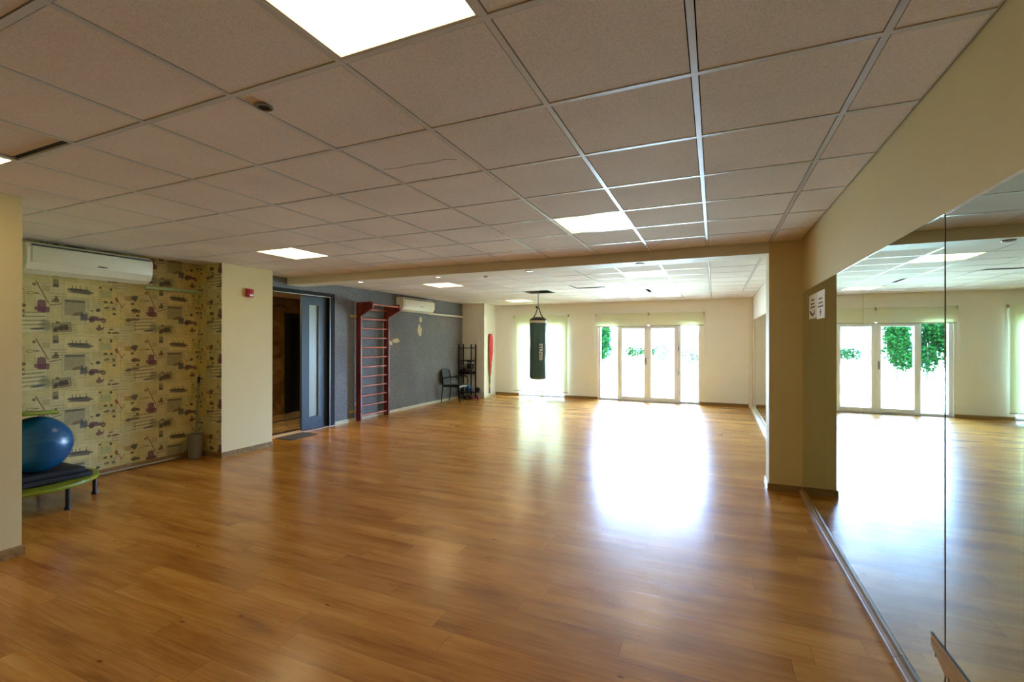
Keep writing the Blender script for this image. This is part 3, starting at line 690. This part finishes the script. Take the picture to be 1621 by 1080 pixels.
# lobby beyond
LXB = -8.35
b = bm_new(); box(b, -9.4, XG-.165, 3.6, 10.2, -.12, -.001); obj('floor', b, M_MARF, label='beige marble floor of the dark lobby beyond the sliding door', cat='floor', kind='structure')
b = bm_new(); box(b, -7.72, -7.62, 3.65, 10.1, -.001, .002); box(b, XG-.30, XG-.18, 3.65, 10.1, -.001, .003); obj('trim_2', b, M_BLACK, label='black stone bands inlaid in the lobby floor', cat='floor inlay', kind='structure')
wall('wall_lobby', 'brown marble wall of the lobby beyond the sliding door', (LXB-.15, LXB, 3.6, 7.12, 0, 2.6), (LXB-.15, LXB, 7.12, 8.5, 2.14, 2.6), (LXB-.15, LXB, 8.5, 10.2, 0, 2.6), (LXB, XG-.165, 10.1, 10.25, 0, 2.6), (LXB, XG-.165, 3.45, 3.6, 0, 2.6), mat=M_MARB)
b = bm_new(); box(b, -9.4, XG-.165, 3.6, 10.2, 2.46, 2.6); obj('ceiling', b, plain('lobby_ceiling_paint', lin(196, 170, 120), .7), label='tan ceiling of the lobby', cat='ceiling', kind='structure')
t = thing('door_2', (LXB, 7.8, 0), 'dark elevator door in the lobby', 'elevator door', kind='structure')
b = bm_new(); box(b, LXB-.08, LXB+.03, 7.12, 7.24, 0, 2.14); box(b, LXB-.08, LXB+.03, 8.38, 8.5, 0, 2.14); box(b, LXB-.08, LXB+.03, 7.24, 8.38, 2.04, 2.14); obj('frame', b, M_ELEV, t)
for y0, y1 in ((7.24, 7.808), (7.812, 8.38)):
    b = bm_new(); box(b, LXB-.10, LXB-.06, y0, y1, 0, 2.04); obj('door_panel', b, M_ELEV, t)
ll = thing('ceiling_light', (-7.3, 4.6, 2.46), 'unseen square lamp added to light the lobby beyond the sliding door', 'ceiling light')  # added out of view to brighten the dark lobby
b = bm_new(); box(b, -7.62, -6.98, 4.28, 4.92, 2.43, 2.459); obj('frame', b, M_PVC, ll)
b = bm_new(); box(b, -7.6, -7.0, 4.3, 4.9, 2.422, 2.43); obj('diffuser', b, mat_emit('lobby_fill_lamp', (1, .74, .40, 1), 18), ll)
b = bm_new(); prism(b, [(-6.345, 5.235), (-5.99, 5.245), (-6.01, 5.775), (-6.352, 5.79)], 'Z', 0.0005, .012)
obj('door_mat', b, M_MATG, label='dark grey door mat in front of the sliding door', cat='door mat', org=(-6.17, 5.51, 0))

# ------------------------------------------------------------------ wall bars
t = thing('wall_bars', (-6.30, 7.49, 0), 'tall rosewood climbing wall bars fixed to the grey wall', 'wall bars')
PY = (7.055, 7.885)
for y in PY:
    b = bm_new(); box(b, -6.355, -6.235, y, y+.042, 0, 2.292, .004, 1)
    up = obj('upright', b, M_BARS, t)
    b = bm_new(); prism(b, [(-6.236, 2.03), (-5.955, 2.175), (-5.955, 2.292), (-6.236, 2.292)], 'Y', y+.001, y+.041); obj('gusset', b, M_BARS, up)
for k in range(12):
    z = .09+.1888*k
    b = bm_new(); tube(b, [(-6.285, PY[0]+.03, z), (-6.285, PY[1]+.012, z)], .017, 12, sq=1.15); obj('rung', b, M_RUNG, t, True)
b = bm_new(); tube(b, [(-5.985, PY[0]+.03, 2.245), (-5.985, PY[1]+.012, 2.245)], .017, 12); obj('rung', b, M_RUNG, t, True)
for y, z in ((6.90, 2.02), (6.90, .19), (7.927, 2.02), (7.927, .19)):
    b = bm_new(); box(b, XG, XG+.022, y, y+.155, z-.022, z+.022, .003, 1); box(b, XG+.02, -6.34, y+(.12 if y < 7.5 else 0), y+(.155 if y < 7.5 else .03), z-.02, z+.02)
    obj('bracket', b, plain('brass_bracket', lin(190, 168, 96), .4, .3), t)

# ------------------------------------------------------------------ chair
t = thing('armchair', (-6.055, 10.29, 0), 'black stacking armchair against the grey wall', 'chair')
t.rotation_euler = (0, 0, math.radians(2))
O = Vector((-6.055, 10.29, 0)); ORG[t.name] = Vector((0, 0, 0))   # built in its own frame, facing +X
def part(name, bm, mat, smooth=True): 
    o = obj(name, bm, mat, t, smooth); o.location = (0, 0, 0); return o
b = bm_new(); box(b, -.20, .24, -.21, .21, .415, .45, .014, 3)
part('seat', b, M_BLACK)
b = bm_new()
def back_pt(u, v, d):
    """u across -1..1, v up 0..1: a curved panel, its top edge rounded at the corners"""
    h = .37*(1-.10*abs(u)**4); y = .20*u*(1-.12*v**3)
    return (-.218-.058*v-.02*(1-u*u)-d, y, .455+(h+.02)*v)
NU, NV = 10, 10
F0 = [[b.verts.new(back_pt(-1+2*i/NU, j/NV, 0)) for i in range(NU+1)] for j in range(NV+1)]
F1 = [[b.verts.new(back_pt(-1+2*i/NU, j/NV, .014)) for i in range(NU+1)] for j in range(NV+1)]
for j in range(NV):
    for i in range(NU):
        b.faces.new((F0[j][i], F0[j][i+1], F0[j+1][i+1], F0[j+1][i])); b.faces.new((F1[j][i], F1[j+1][i], F1[j+1][i+1], F1[j][i+1]))
for i in range(NU):
    for j in (0, NV): b.faces.new((F0[j][i], F0[j][i+1], F1[j][i+1], F1[j][i]))
for j in range(NV):
    for i in (0, NU): b.faces.new((F0[j][i], F0[j+1][i], F1[j+1][i], F1[j][i]))
part('backrest', b, plain('dark_grey_mesh', lin(44, 44, 48), .6, 0, .15, 90, .3))
for s in (-1, 1):
    b = bm_new(); tube(b, [(-.27, s*.21, .012), (-.225, s*.212, .42), (-.235, s*.205, .62), (-.272, s*.19, .81)], .015, 10, .012); part('back_leg', b, M_BLACKM)
    b = bm_new(); tube(b, [(.265, s*.215, .012), (.235, s*.222, .42)], .015, 10); part('front_leg', b, M_BLACKM)
    b = bm_new(); tube(b, [(.235, s*.222, .42)]+arc((.245, s*.235, .50), (.26, s*.25, .655), (.14, s*.25, .655), 8)+[(-.05, s*.245, .645), (-.235, s*.215, .60)], .016, 10, .015, sq=1.0); part('armrest', b, M_BLACK)
    b = bm_new(); tube(b, [(-.225, s*.212, .405), (.235, s*.222, .405)], .011, 8); part('side_rail', b, M_BLACKM)
b = bm_new(); tube(b, [(.235, -.222, .405), (.235, .222, .405)], .013, 8); part('front_rail', b, M_STEEL)
t.location = O; 

# ------------------------------------------------------------------ rack with gear
t = thing('equipment_rack', (-6.14, 11.1, 0), 'tall narrow black equipment rack in the corner behind the chair', 'rack')
for x in (-6.335, -5.955):
    for y in (10.98, 11.225):
        b = bm_new(); box(b, x-.014, x+.014, y-.014, y+.014, 0, 1.465, .002, 1); obj('upright', b, M_BLACKM, t)
for z in (1.36, 1.02, .16):
    b = bm_new()
    for y in (10.98, 11.225): box(b, -6.321, -5.969, y-.009, y+.009, z-.009, z+.009)
    for x in (-6.335, -5.955): box(b, x-.009, x+.009, 10.994, 11.211, z-.009, z+.009)
    obj('rail', b, M_BLACKM, t)
for z in (.66, .17):
    b = bm_new(); box(b, -6.32, -5.97 if z > .5 else -5.72, 10.995, 11.21, z, z+.012)
    if z > .5: box(b, -6.32, -5.97, 10.985, 10.995, z, z+.05); box(b, -6.32, -5.97, 11.211, 11.22, z, z+.05)
    obj('shelf', b, M_BLACKM, t)
def glove(c, col, label, rz=0.0, sc=1.0):
    t = thing('boxing_glove', c, label, 'boxing glove', 'boxing gloves on the rack')
    b = bm_new(); sphere(b, (0, 0, .075), .075, 1.25, .85, .95, 20); sphere(b, (-.02, .062, .07), .034, 1.6, .8, .9, 12)
    for v in b.verts: v.co = Matrix.Rotation(rz, 3, 'Z') @ (v.co*sc)+Vector(c)
    obj('fist', b, col, t, True)
    b = bm_new(); lathe(b, [(0, 0), (.045, 0), (.052, .02), (.052, .08), (.047, .09), (0, .09)], (0, 0, 0), 16)
    for v in b.verts:
        q = Vector((-.075-v.co.z, v.co.x, .062+v.co.y)); v.co = Matrix.Rotation(rz, 3, 'Z') @ (q*sc)+Vector(c)
    obj('cuff', b, M_BLACK, t, True)
M_DRED = plain('dark_red_leather', lin(84, 16, 26), .35)
glove((-6.085, 11.045, .674), M_DRED, 'dark red boxing glove on the rack shelf', 2.6, .9)
glove((-6.235, 11.13, .674), M_BLACK, 'black boxing glove on the left of the rack shelf', .2, .9)
t = thing('gear_bag', (-6.06, 11.11, .80), 'black gear bag with a pale stripe standing on the rack gloves', 'bag')
b = bm_new(); box(b, -6.155, -5.985, 11.085, 11.20, .80, 1.02, .02, 2); obj('body', b, M_BLACK, t, True)
b = bm_new(); box(b, -6.157, -5.983, 11.082, 11.203, .945, .975, .004, 1); obj('stripe', b, M_PVC, t)
b = bm_new(); sphere(b, (-6.24, 11.15, .865), .055, seg=18); obj('small_ball', b, plain('grey_white_rubber', lin(150, 150, 136), .5), smooth=True, label='small grey ball on top of the rack gloves', cat='ball', org=(-6.25, 11.16, .79))
b = bm_new(); sphere(b, (-6.055, 11.05, .262), .08, seg=24); obj('medicine_ball', b, plain('bright_blue_rubber', lin(30, 120, 220), .35), smooth=True, label='bright blue ball on the lowest rack shelf', cat='ball', org=(-6.055, 11.05, .182))
b = bm_new(); sphere(b, (-5.80, 11.06, .250), .067, seg=24); obj('medicine_ball', b, M_BLACK, smooth=True, label='black ball at the right end of the lowest rack shelf', cat='ball', org=(-5.80, 11.06, .183))
def dumbbell(c, r, L, rz, col, label):
    t = thing('dumbbell', c, label, 'dumbbell', 'dumbbells around the rack')
    R = Matrix.Rotation(rz, 3, 'Z')
    def tr(bm):
        for v in bm.verts: v.co = R @ v.co+Vector(c)+Vector((0, 0, r))
    b = bm_new(); tube(b, [(-L/2, 0, 0), (L/2, 0, 0)], .014, 10); tr(b); obj('handle', b, M_STEEL, t, True)
    for s in (-1, 1):
        b = bm_new(); tube(b, [(s*L*.26, 0, 0), (s*L*.29, 0, 0)], r*.8, 6); tube(b, [(s*L*.29, 0, 0), (s*L*.47, 0, 0), (s*L*.5, 0, 0)], r, 6); tr(b); obj('weight', b, col, t)
M_MAG = plain('magenta_vinyl', lin(130, 26, 84), .4)
dumbbell((-5.80, 10.90, 0.001), .058, .2, .3, M_MAG, 'magenta dumbbell on the floor under the black ball')
dumbbell((-5.985, 10.84, 0.001), .055, .2, 1.35, M_BLACK, 'black dumbbell on the floor in front of the rack')
dumbbell((-6.17, 10.84, 0.001), .05, .2, -1.3, plain('grey_iron', lin(74, 74, 76), .45, .5), 'grey dumbbell on the floor between the chair legs and the rack')
dumbbell((-6.235, 11.10, .183), .045, .16, 1.2, M_BLACK, 'black dumbbell on the lowest rack shelf left of the blue ball')
b = bm_new(); sphere(b, (-6.0, 11.246, 1.545), .011, seg=12); obj('wall_hook', b, M_BLACKM, smooth=True, label='small dark hook on the pillar above the rack', cat='hook')

# ------------------------------------------------------------------ resistance bands on the far pillar
def pface(y): return -5.712-.15*(y-11.258)/1.023
t = thing('wall_hook', (pface(11.68)+.02, 11.68, 1.75), 'dark hook that carries the red bands on the far left pillar', 'hook')
b = bm_new(); tube(b, [(pface(11.68)-.002, 11.68, 1.74), (pface(11.68)+.05, 11.68, 1.74), (pface(11.68)+.065, 11.68, 1.765)], .007, 8); obj('peg', b, M_BLACKM, t, True)
def band(col, dy, wid, z1, off, label, z0=1.745, lw=.05):
    """a closed loop of flat elastic hanging from the hook"""
    y = 11.68+dy; b = bm_new()
    n = 14; path = []
    for s in (-1, 1):
        pts = []
        for k in range(n+1):
            f = k/n; z = z0-(z0-z1)*f
            pts.append((pface(y)+off+.004*math.sin(9*f+s), y*1.0+s*lw*math.sin(PI*min(1, f*1.06))**.6+.01*math.sin(7*f+off*90), z))
        path += pts if s < 0 else pts[::-1]
    rows = [(b.verts.new((x-.004, yy-wid/2, z)), b.verts.new((x-.004, yy+wid/2, z)), b.verts.new((x+.004, yy+wid/2, z)), b.verts.new((x+.004, yy-wid/2, z))) for x, yy, z in path]
    m = len(rows)
    for i in range(m):
        A, B = rows[i], rows[(i+1) % m]
        for k in range(4): b.faces.new((A[k], A[(k+1) % 4], B[(k+1) % 4], B[k]))
    obj('resistance_band', b, col, label=label, cat='resistance band', group='bands on the far left pillar', org=(pface(y)+off, y, z0))
M_BR = plain('red_elastic', lin(206, 14, 22), .5); M_BR2 = plain('dark_red_elastic', lin(160, 22, 26), .5)
M_BO = plain('orange_elastic', lin(224, 110, 50), .5); M_BY = plain('yellow_elastic', lin(220, 206, 60), .5); M_BG = plain('green_elastic', lin(48, 96, 56), .5)
band(M_BLACK, .02, .035, .09, .012, 'black elastic strap hanging lowest from the pillar hook', lw=.014)
band(M_BY, .01, .05, .26, .022, 'yellow elastic band showing just below the red ones on the pillar hook', lw=.03)
band(M_BG, .005, .028, .38, .032, 'green elastic band hanging over the yellow one', lw=.012)
band(M_BO, .045, .055, .64, .042, 'orange elastic band beside the dark red one', lw=.03)
band(M_BR2, -.045, .06, .58, .052, 'dark red elastic band, longer of the two red ones', lw=.03)
band(M_BR, .0, .13, .98, .062, 'bright red wide elastic band in front on the pillar hook', lw=.055)

# ------------------------------------------------------------------ punch bag
BX, BY = -3.358, 9.097
t = thing('punching_bag', (BX, BY, .76), 'dark green punching bag with white lettering hanging from the ceiling hole', 'punching bag')
R0 = .178
b = bm_new()
prof = [(0, .757), (R0*.72, .758), (R0*.9, .772), (R0*.99, .81), (R0, .87), (R0*.99, .98), (R0*.985, 1.1), (R0*.995, 1.22), (R0*1.0, 1.35), (R0*.99, 1.48), (R0*.985, 1.6), (R0*.99, 1.7), (R0*1.0, 1.8), (R0*1.005, 1.87), (R0*1.01, 1.925)]
lathe(b, prof, (BX, BY, 0), 40)
for v in b.verts:
    q = v.co-Vector((BX, BY, v.co.z)); n = mnoise.noise(Vector((q.x*9, q.y*9, v.co.z*3)))+.5*mnoise.noise(Vector((q.x*16, q.y*16, v.co.z*5)))
    if q.length > .05: v.co += q.normalized()*n*.007
obj('body', b, M_BAG, t, True)
b = bm_new(); lathe(b, [(R0*1.012, 1.92), (R0*1.02, 1.93), (R0*1.02, 1.965), (R0*1.01, 1.97)], (BX, BY, 0), 40); obj('band', b, M_STRAPW, t, True)
b = bm_new(); lathe(b, [(R0*1.01, 1.965), (R0*.99, 1.995), (R0*.72, 2.035), (R0*.3, 2.045), (0, 2.045)], (BX, BY, 0), 40); obj('collar', b, M_BAGT, t, True)
ring = Vector((BX, BY, 2.245))
for k in range(4):
    a = PI/4+k*PI/2+.35; ca, sa = math.cos(a), math.sin(a)
    b = bm_new(); pts = [Vector((BX+R0*1.02*ca, BY+R0*1.02*sa, 1.93)), Vector((BX+R0*.93*ca, BY+R0*.93*sa, 2.005)), Vector((BX+R0*.45*ca, BY+R0*.45*sa, 2.10)), ring+Vector((.012*ca, .012*sa, 0))]
    tube(b, pts, .011, 8); obj('strap', b, M_WEB, t, True)
b = bm_new(); tube(b, [(BX+.016*math.cos(a), BY, 2.262+.02*math.sin(a)) for a in (2*PI*k/16 for k in range(16))], .005, 6, closed=True); sphere(b, (BX-.035, BY-.01, 2.25), .022, seg=12); obj('swivel', b, M_BLACKM, t, True)
b = bm_new()
for k in range(13):
    z = 2.29+.04*k; a = (k % 2)*PI/2
    tube(b, [(BX+.011*math.cos(q)*math.cos(a), BY+.011*math.cos(q)*math.sin(a), z+.024*math.sin(q)) for q in (2*PI*i/12 for i in range(12))], .0045, 6, closed=True)
obj('chain', b, M_STEEL, t, True)
cu = bpy.data.curves.new('lettering', 'FONT'); cu.body = 'STRESSI'; cu.size = .088; cu.space_character = 1.05; cu.align_x = 'CENTER'; cu.align_y = 'CENTER'; cu.extrude = .001; cu.offset = .0018
tmp = bpy.data.objects.new('lettering_tmp', cu); COL.objects.link(tmp); bpy.context.view_layer.update()
me = bpy.data.meshes.new_from_object(tmp.evaluated_get(bpy.context.evaluated_depsgraph_get()))
b = bm_new(); b.from_mesh(me); bpy.data.objects.remove(tmp); bpy.data.curves.remove(cu); bpy.data.meshes.remove(me)
bmesh.ops.subdivide_edges(b, edges=[e for e in b.edges if e.calc_length() > .015], cuts=2)
xs_ = [v.co.x for v in b.verts]; lx = (max(xs_)-min(xs_)); kx = .335/lx
ang0 = math.atan2(-BY, -BX)+math.radians(17)
for v in b.verts:   # text x runs down the bag, text y towards the right
    s, h, d = v.co.x*kx, v.co.y, v.co.z
    a = ang0+(-(-h))*1.0/R0
    rr = R0*1.012+.0045+d
    v.co = Vector((BX+rr*math.cos(a), BY+rr*math.sin(a), 1.325-s))
obj('lettering', b, M_LETTER, t, label='white vertical lettering')

# ------------------------------------------------------------------ garden doors, window, blinds
YD = YF+.085
def frame_box(b, x0, x1, z0, z1, d=.035): box(b, x0, x1, YD-d, YD+d, z0, z1, .004, 1)
t = thing('door_3', ((DX0+DX1)/2, YD, 0), 'white double garden door with a fixed pane on each side', 'glass door', kind='structure')
b = bm_new(); frame_box(b, DX0, -2.775, 0, OZ); frame_box(b, -.365, DX1, 0, OZ); frame_box(b, -2.775, -.365, OZ-.06, OZ); frame_box(b, -2.335, -2.285, 0, OZ-.06); frame_box(b, -.815, -.765, 0, OZ-.06); frame_box(b, -2.775, -2.335, .0, .05); frame_box(b, -.765, -.365, .0, .05); box(b, -2.285, -.815, YD-.04, YD+.04, 0, .02)
obj('frame', b, M_PVC, t)
for x0, x1, z0 in ((-2.775, -2.335, .05), (-.765, -.365, .05)):
    b = bm_new(); box(b, x0, x1, YD-.004, YD+.004, z0, OZ-.06); obj('side_pane', b, M_GLASS, t)
for x0, x1, ga, gb in ((-2.283, -1.551, -2.215, -1.655), (-1.549, -.817, -1.475, -.925)):
    b = bm_new()
    for q in ((x0, ga, .022, OZ-.065), (gb, x1, .022, OZ-.065), (ga, gb, .022, .115), (ga, gb, OZ-.15, OZ-.065)): box(b, q[0], q[1], YD-.05, YD+.03, q[2], q[3], .004, 1)
    lf = obj('door_leaf', b, M_PVC, t)
    b = bm_new(); box(b, ga, gb, YD-.012, YD-.004, .115, OZ-.15); obj('glass_pane', b, M_GLASS, lf)
    if x0 < -2:
        b = bm_new(); box(b, -1.625, -1.595, YD-.062, YD-.05, .95, 1.13, .004, 1); tube(b, [(-1.61, YD-.055, 1.07), (-1.61, YD-.10, 1.07), (-1.72, YD-.10, 1.065)], .009, 8); obj('handle', b, M_STEEL, lf, True)
    else:
        for z in (.75, 1.36):
            b = bm_new(); tube(b, [(-.822, YD-.058, z-.05), (-.822, YD-.058, z+.05)], .011, 8); obj('hinge', b, M_STEEL, lf, True)
t = thing('window_1', ((WX0+WX1)/2, YD, 0), 'white full-height window behind the lowered blind', 'window', kind='structure')
b = bm_new(); xm = (WX0+WX1)/2
frame_box(b, WX0, WX0+.06, 0, OZ); frame_box(b, WX1-.06, WX1, 0, OZ); frame_box(b, WX0+.06, WX1-.06, OZ-.06, OZ); frame_box(b, WX0+.06, WX1-.06, 0, .045); frame_box(b, xm-.045, xm+.045, .045, OZ-.06)
obj('frame', b, M_PVC, t)
for x0, x1 in ((WX0+.06, xm-.045), (xm+.045, WX1-.06)):
    b = bm_new(); box(b, x0, x1, YD-.004, YD+.004, .045, OZ-.06); obj('glass_pane', b, M_GLASS, t)
def blind(x0, x1, zb, label, chain_x, y=YF-.045):
    t = thing('roller_blind', ((x0+x1)/2, y, 2.24), label, 'blind', 'cream roller blinds')
    b = bm_new(); tube(b, [(x0, y-.002, 2.243), (x1, y-.002, 2.243)], .024, 14); obj('roller', b, M_BLIND, t, True)
    b = bm_new(); box(b, x0+.01, x1-.01, y-.0265, y-.0255, zb, 2.243); obj('fabric', b, M_BLIND, t)
    b = bm_new(); box(b, x0+.005, x1-.005, y-.034, y-.018, zb-.016, zb+.006, .003, 1); obj('bottom_bar', b, plain('bar_grey', lin(176, 172, 158), .4), t)
    for x in (x0-.006, x1+.006):
        b = bm_new(); box(b, x-.006, x+.006, y-.03, YF, 2.21, 2.275, .003, 1); obj('bracket', b, plain('bracket_tan', lin(150, 130, 90), .4), t)
    if chain_x is not None:
        b = bm_new()
        pts = [(chain_x-.018, y-.005, 2.24), (chain_x-.018, y-.005, 1.2)]+[(chain_x-.018*math.cos(a), y-.005, 1.2-.018*math.sin(a)) for a in (PI*k/6 for k in range(1, 6))]+[(chain_x+.018, y-.005, 1.2), (chain_x+.018, y-.005, 2.24)]
        tube(b, pts, .003, 6); obj('bead_chain', b, M_PVC, t, True)
blind(-5.247, -3.652, .15, 'tall cream roller blind lowered nearly to the floor behind the punch bag', -3.615)
blind(-2.868, -1.545, 1.935, 'short cream roller blind over the left half of the garden doors', -2.91)
blind(-1.515, -.235, 1.945, 'short cream roller blind over the right half of the garden doors', -.20)
b = bm_new(); box(b, .745, XR-.0005, YF-.15, YF-.001, 0, TOP-.1, .004, 1)
obj('pipe_casing', b, M_WHITE, label='narrow white pipe casing in the far right corner', cat='pipe casing', kind='structure')

# ------------------------------------------------------------------ garden
m, nt, out = new_mat('lawn_grass'); g = G(nt)
n = g.noise(g.pos(), .5, 4)[0]; n2 = g.noise(g.pos(), 14, 3)[0]
g.bsdf(out, g.ramp(g.m('ADD', g.m('MULTIPLY', n, .6), g.m('MULTIPLY', n2, .4)), [(.35, lin(150, 156, 124)), (.65, lin(180, 183, 152))]), .9)
b = bm_new(); bmesh.ops.create_grid(b, x_segments=40, y_segments=40, size=30)
for v in b.verts: v.co = Vector((v.co.x-4, v.co.y+42.6, -.06+.03*mnoise.noise(v.co*.3)))
obj('ground', b, m, label='sunlit lawn outside the garden doors', cat='lawn', kind='structure')
b = bm_new(); box(b, -6, .8, YF+.22, YF+1.1, -.09, -.02); obj('floor', b, M_STONE, label='pale stone terrace strip outside the garden doors', cat='terrace', kind='structure')
M_LEAF = mat_leaf('leaf_green', lin(5, 24, 8), lin(16, 46, 16)); M_LEAF2 = mat_leaf('shrub_green', lin(26, 46, 34), lin(44, 66, 46))
M_BARK = plain('bark', lin(34, 28, 22), .9, 0, .2)
def leaves(b, c, rx, ry, rz, n, size, rr):
    for _ in range(n):
        while True:
            p = Vector((rr.uniform(-1, 1), rr.uniform(-1, 1), rr.uniform(-1, 1)))
            if .25 < p.length < 1: break
        p = Vector((p.x*rx, p.y*ry, p.z*rz))+Vector(c)
        q = Vector((rr.gauss(0, 1), rr.gauss(0, 1), rr.gauss(0, 1))).normalized(); s = Vector((rr.gauss(0, 1), rr.gauss(0, 1), rr.gauss(0, 1))).cross(q).normalized()
        L = size*rr.uniform(.7, 1.3)
        b.faces.new([b.verts.new(p-q*L), b.verts.new(p+s*L*.45), b.verts.new(p+q*L), b.verts.new(p-s*L*.45)])
places = ['first leafy tree of the garden row, at its right end', 'second leafy tree of the garden row from its right end', 'third leafy tree of the garden row from its right end', 'fourth leafy tree of the garden row from its right end', 'fifth leafy tree of the garden row from its right end', 'sixth leafy tree of the garden row from its right end']
for k in range(6):
    rr = random.Random(50+k)
    x, y = -5.75-1.05*k+rr.uniform(-.1, .1), 25.6+rr.uniform(-.5, .5)
    hgt = rr.uniform(2.7, 3.3)-(.35 if k == 0 else 0)
    t = thing('leafy_tree', (x, y, -.06), places[k], 'tree', 'row of young trees on the lawn')
    b = bm_new()
    for q in range(3):
        a = rr.uniform(0, 6.28); tube(b, [(x+.12*math.cos(a), y+.12*math.sin(a), -.06), (x+.2*math.cos(a), y+.2*math.sin(a), .7), (x+.3*math.cos(a), y+.3*math.sin(a), 1.5)], .035, 6, .02)
    obj('trunk', b, M_BARK, t, True)
    b = bm_new()
    for q in range(9):
        leaves(b, (x+rr.uniform(-.2, .2), y+rr.uniform(-.3, .3), .66+(hgt-1.05)*q/8), .52, .52, .44, 620, .066, rr)
    obj('crown', b, M_LEAF, t)
b = bm_new(); box(b, -4.5, -2.9, 26.0, 26.6, -.06, .62, .02, 1); box(b, -4.55, -2.85, 25.95, 26.65, .62, .70, .02, 1)
tp = obj('planter_wall', b, plain('white_render', lin(232, 230, 226), .8), label='low white planter wall on the lawn under the clipped hedge', cat='planter')
b = bm_new(); rr = random.Random(5)
for q in range(8): leaves(b, (-4.4+.2*q, 26.3, .98), .22, .26, .30, 420, .042, rr)
obj('clipped_hedge', b, M_LEAF, label='clipped green hedge growing in the white planter wall', cat='hedge', org=(-3.7, 26.3, .70))
for k, (x, y, h) in enumerate(((-2.75, 27.5, 1.25), (-1.75, 28.5, 1.4), (-.9, 29.0, 1.5))):
    rr = random.Random(90+k)
    t = thing('garden_shrub', (x, y, -.06), ['pale green shrub right of the planter wall', 'widest pale shrub seen through the right door leaf', 'pale green shrub seen through the right side pane'][k], 'shrub', 'pale shrubs at the end of the lawn')
    b = bm_new(); tube(b, [(x, y, -.06), (x, y, .7)], .03, 6); obj('stem', b, M_BARK, t)
    b = bm_new()
    for q in range(5): leaves(b, (x+rr.uniform(-.3, .3), y+rr.uniform(-.3, .3), .4+.2*q), .42, .4, .3, 260, .05, rr)
    obj('foliage', b, M_LEAF2, t)
M_HOUSE = plain('pale_house_render', lin(236, 236, 234), .8); M_ROOF = plain('slate_roof', lin(70, 96, 124), .6); M_HWIN = plain('blue_window_glass', lin(8, 24, 40), .45)
def house(x0, x1, y0, y1, z, label, wins, pitch=1.1):
    t = thing('neighbour_house', ((x0+x1)/2, (y0+y1)/2, -.06), label, 'house', 'pale houses beyond the lawn')
    b = bm_new(); box(b, x0, x1, y0, y1, -.06, z); obj('walls', b, M_HOUSE, t)
    b = bm_new(); prism(b, [(x0-.4, z), (x1+.4, z), ((x0+x1)/2, z+pitch)], 'Y', y0-.4, y1+.4); obj('roof', b, M_ROOF, t)
    for wx, wz, ww, wh in wins:
        b = bm_new(); box(b, wx-ww/2, wx+ww/2, y0-.06, y0+.05, wz, wz+wh); f = obj('window', b, M_HOUSE, t)
        b = bm_new(); box(b, wx-ww/2+.07, wx+ww/2-.07, y0-.075, y0-.06, wz+.07, wz+wh-.07); obj('pane', b, M_HWIN, f)
house(-13.5, -7.2, 39, 46, 3.2, 'white house beyond the tree row with a tall blue window', [(-7.9, .1, 1.0, 2.6), (-10.5, .9, 1.4, 1.3)])
house(-6.0, 3.0, 44, 52, 4.2, 'pale house straight beyond the lawn with small blue windows', [(-4.45, .9, .9, 1.25), (-1.95, 1.25, 2.4, .9), (1.2, 1.0, .8, 1.2)])

# ------------------------------------------------------------------ light
w = bpy.data.worlds.new('sky'); SC.world = w; w.use_nodes = True
nt = w.node_tree; nt.nodes.clear(); g = G(nt)
sky = g.n('ShaderNodeTexSky', sky_type='NISHITA'); sky.sun_disc = False; sky.sun_elevation = math.radians(52); sky.sun_rotation = math.radians(180); sky.air_density = 1.0; sky.dust_density = 3.5; sky.ozone_density = 1.0
SKY = 4.2
hz = g.n('ShaderNodeBackground'); hz.inputs[1].default_value = SKY
g.set(hz.inputs[0], g.mix(.6, sky.outputs[0], (6.8, 10.2, 18.5, 1)))
wo = g.n('ShaderNodeOutputWorld'); nt.links.new(hz.outputs[0], wo.inputs[0])
sl = bpy.data.lights.new('sun', 'SUN'); sl.energy = 55; sl.angle = math.radians(2); sl.color = (.64, .86, 1)
so = bpy.data.objects.new('sun', sl); COL.objects.link(so)
so.rotation_euler = Vector((.25, .62, -.78)).to_track_quat('-Z', 'Y').to_euler()
for x0, x1, z0 in ((DX0, DX1, 0), (WX0, WX1, 0)):
    al = bpy.data.lights.new('sky_portal', 'AREA'); al.shape = 'RECTANGLE'; al.size = x1-x0; al.size_y = OZ-z0; al.cycles.is_portal = True
    ao = bpy.data.objects.new('sky_portal', al); COL.objects.link(ao); ao.location = ((x0+x1)/2, YF+.26, (OZ+z0)/2); ao.rotation_euler = (math.radians(-90), 0, 0)

# ------------------------------------------------------------------ camera
f_px, yaw, pitch, roll = 737.3551, .4098, .0012, .0012
F = Vector((-math.sin(yaw)*math.cos(pitch), math.cos(yaw)*math.cos(pitch), math.sin(pitch)))
R = Vector((math.cos(yaw), math.sin(yaw), 0)); U = R.cross(F)
R2 = R*math.cos(roll)+U*math.sin(roll); U2 = R2.cross(F)
cam = bpy.data.cameras.new('camera'); cam.sensor_width = 36; cam.lens = f_px/1621*36; cam.clip_start = .05; cam.clip_end = 300
co = bpy.data.objects.new('camera', cam); COL.objects.link(co)
co.matrix_world = Matrix(((R2.x, U2.x, -F.x, 0), (R2.y, U2.y, -F.y, 0), (R2.z, U2.z, -F.z, 1.537), (0, 0, 0, 1)))
SC.camera = co
SC.view_settings.view_transform = 'Standard'; SC.view_settings.look = 'None'; SC.view_settings.gamma = 1; SC.view_settings.use_curve_mapping = False
SC.view_settings.exposure = 1.6
SC.cycles.use_denoising = True; SC.cycles.use_guiding = True
SC.cycles.max_bounces = 12; SC.cycles.diffuse_bounces = 6; SC.cycles.glossy_bounces = 6; SC.cycles.transparent_max_bounces = 12
SC.cycles.sample_clamp_indirect = 6
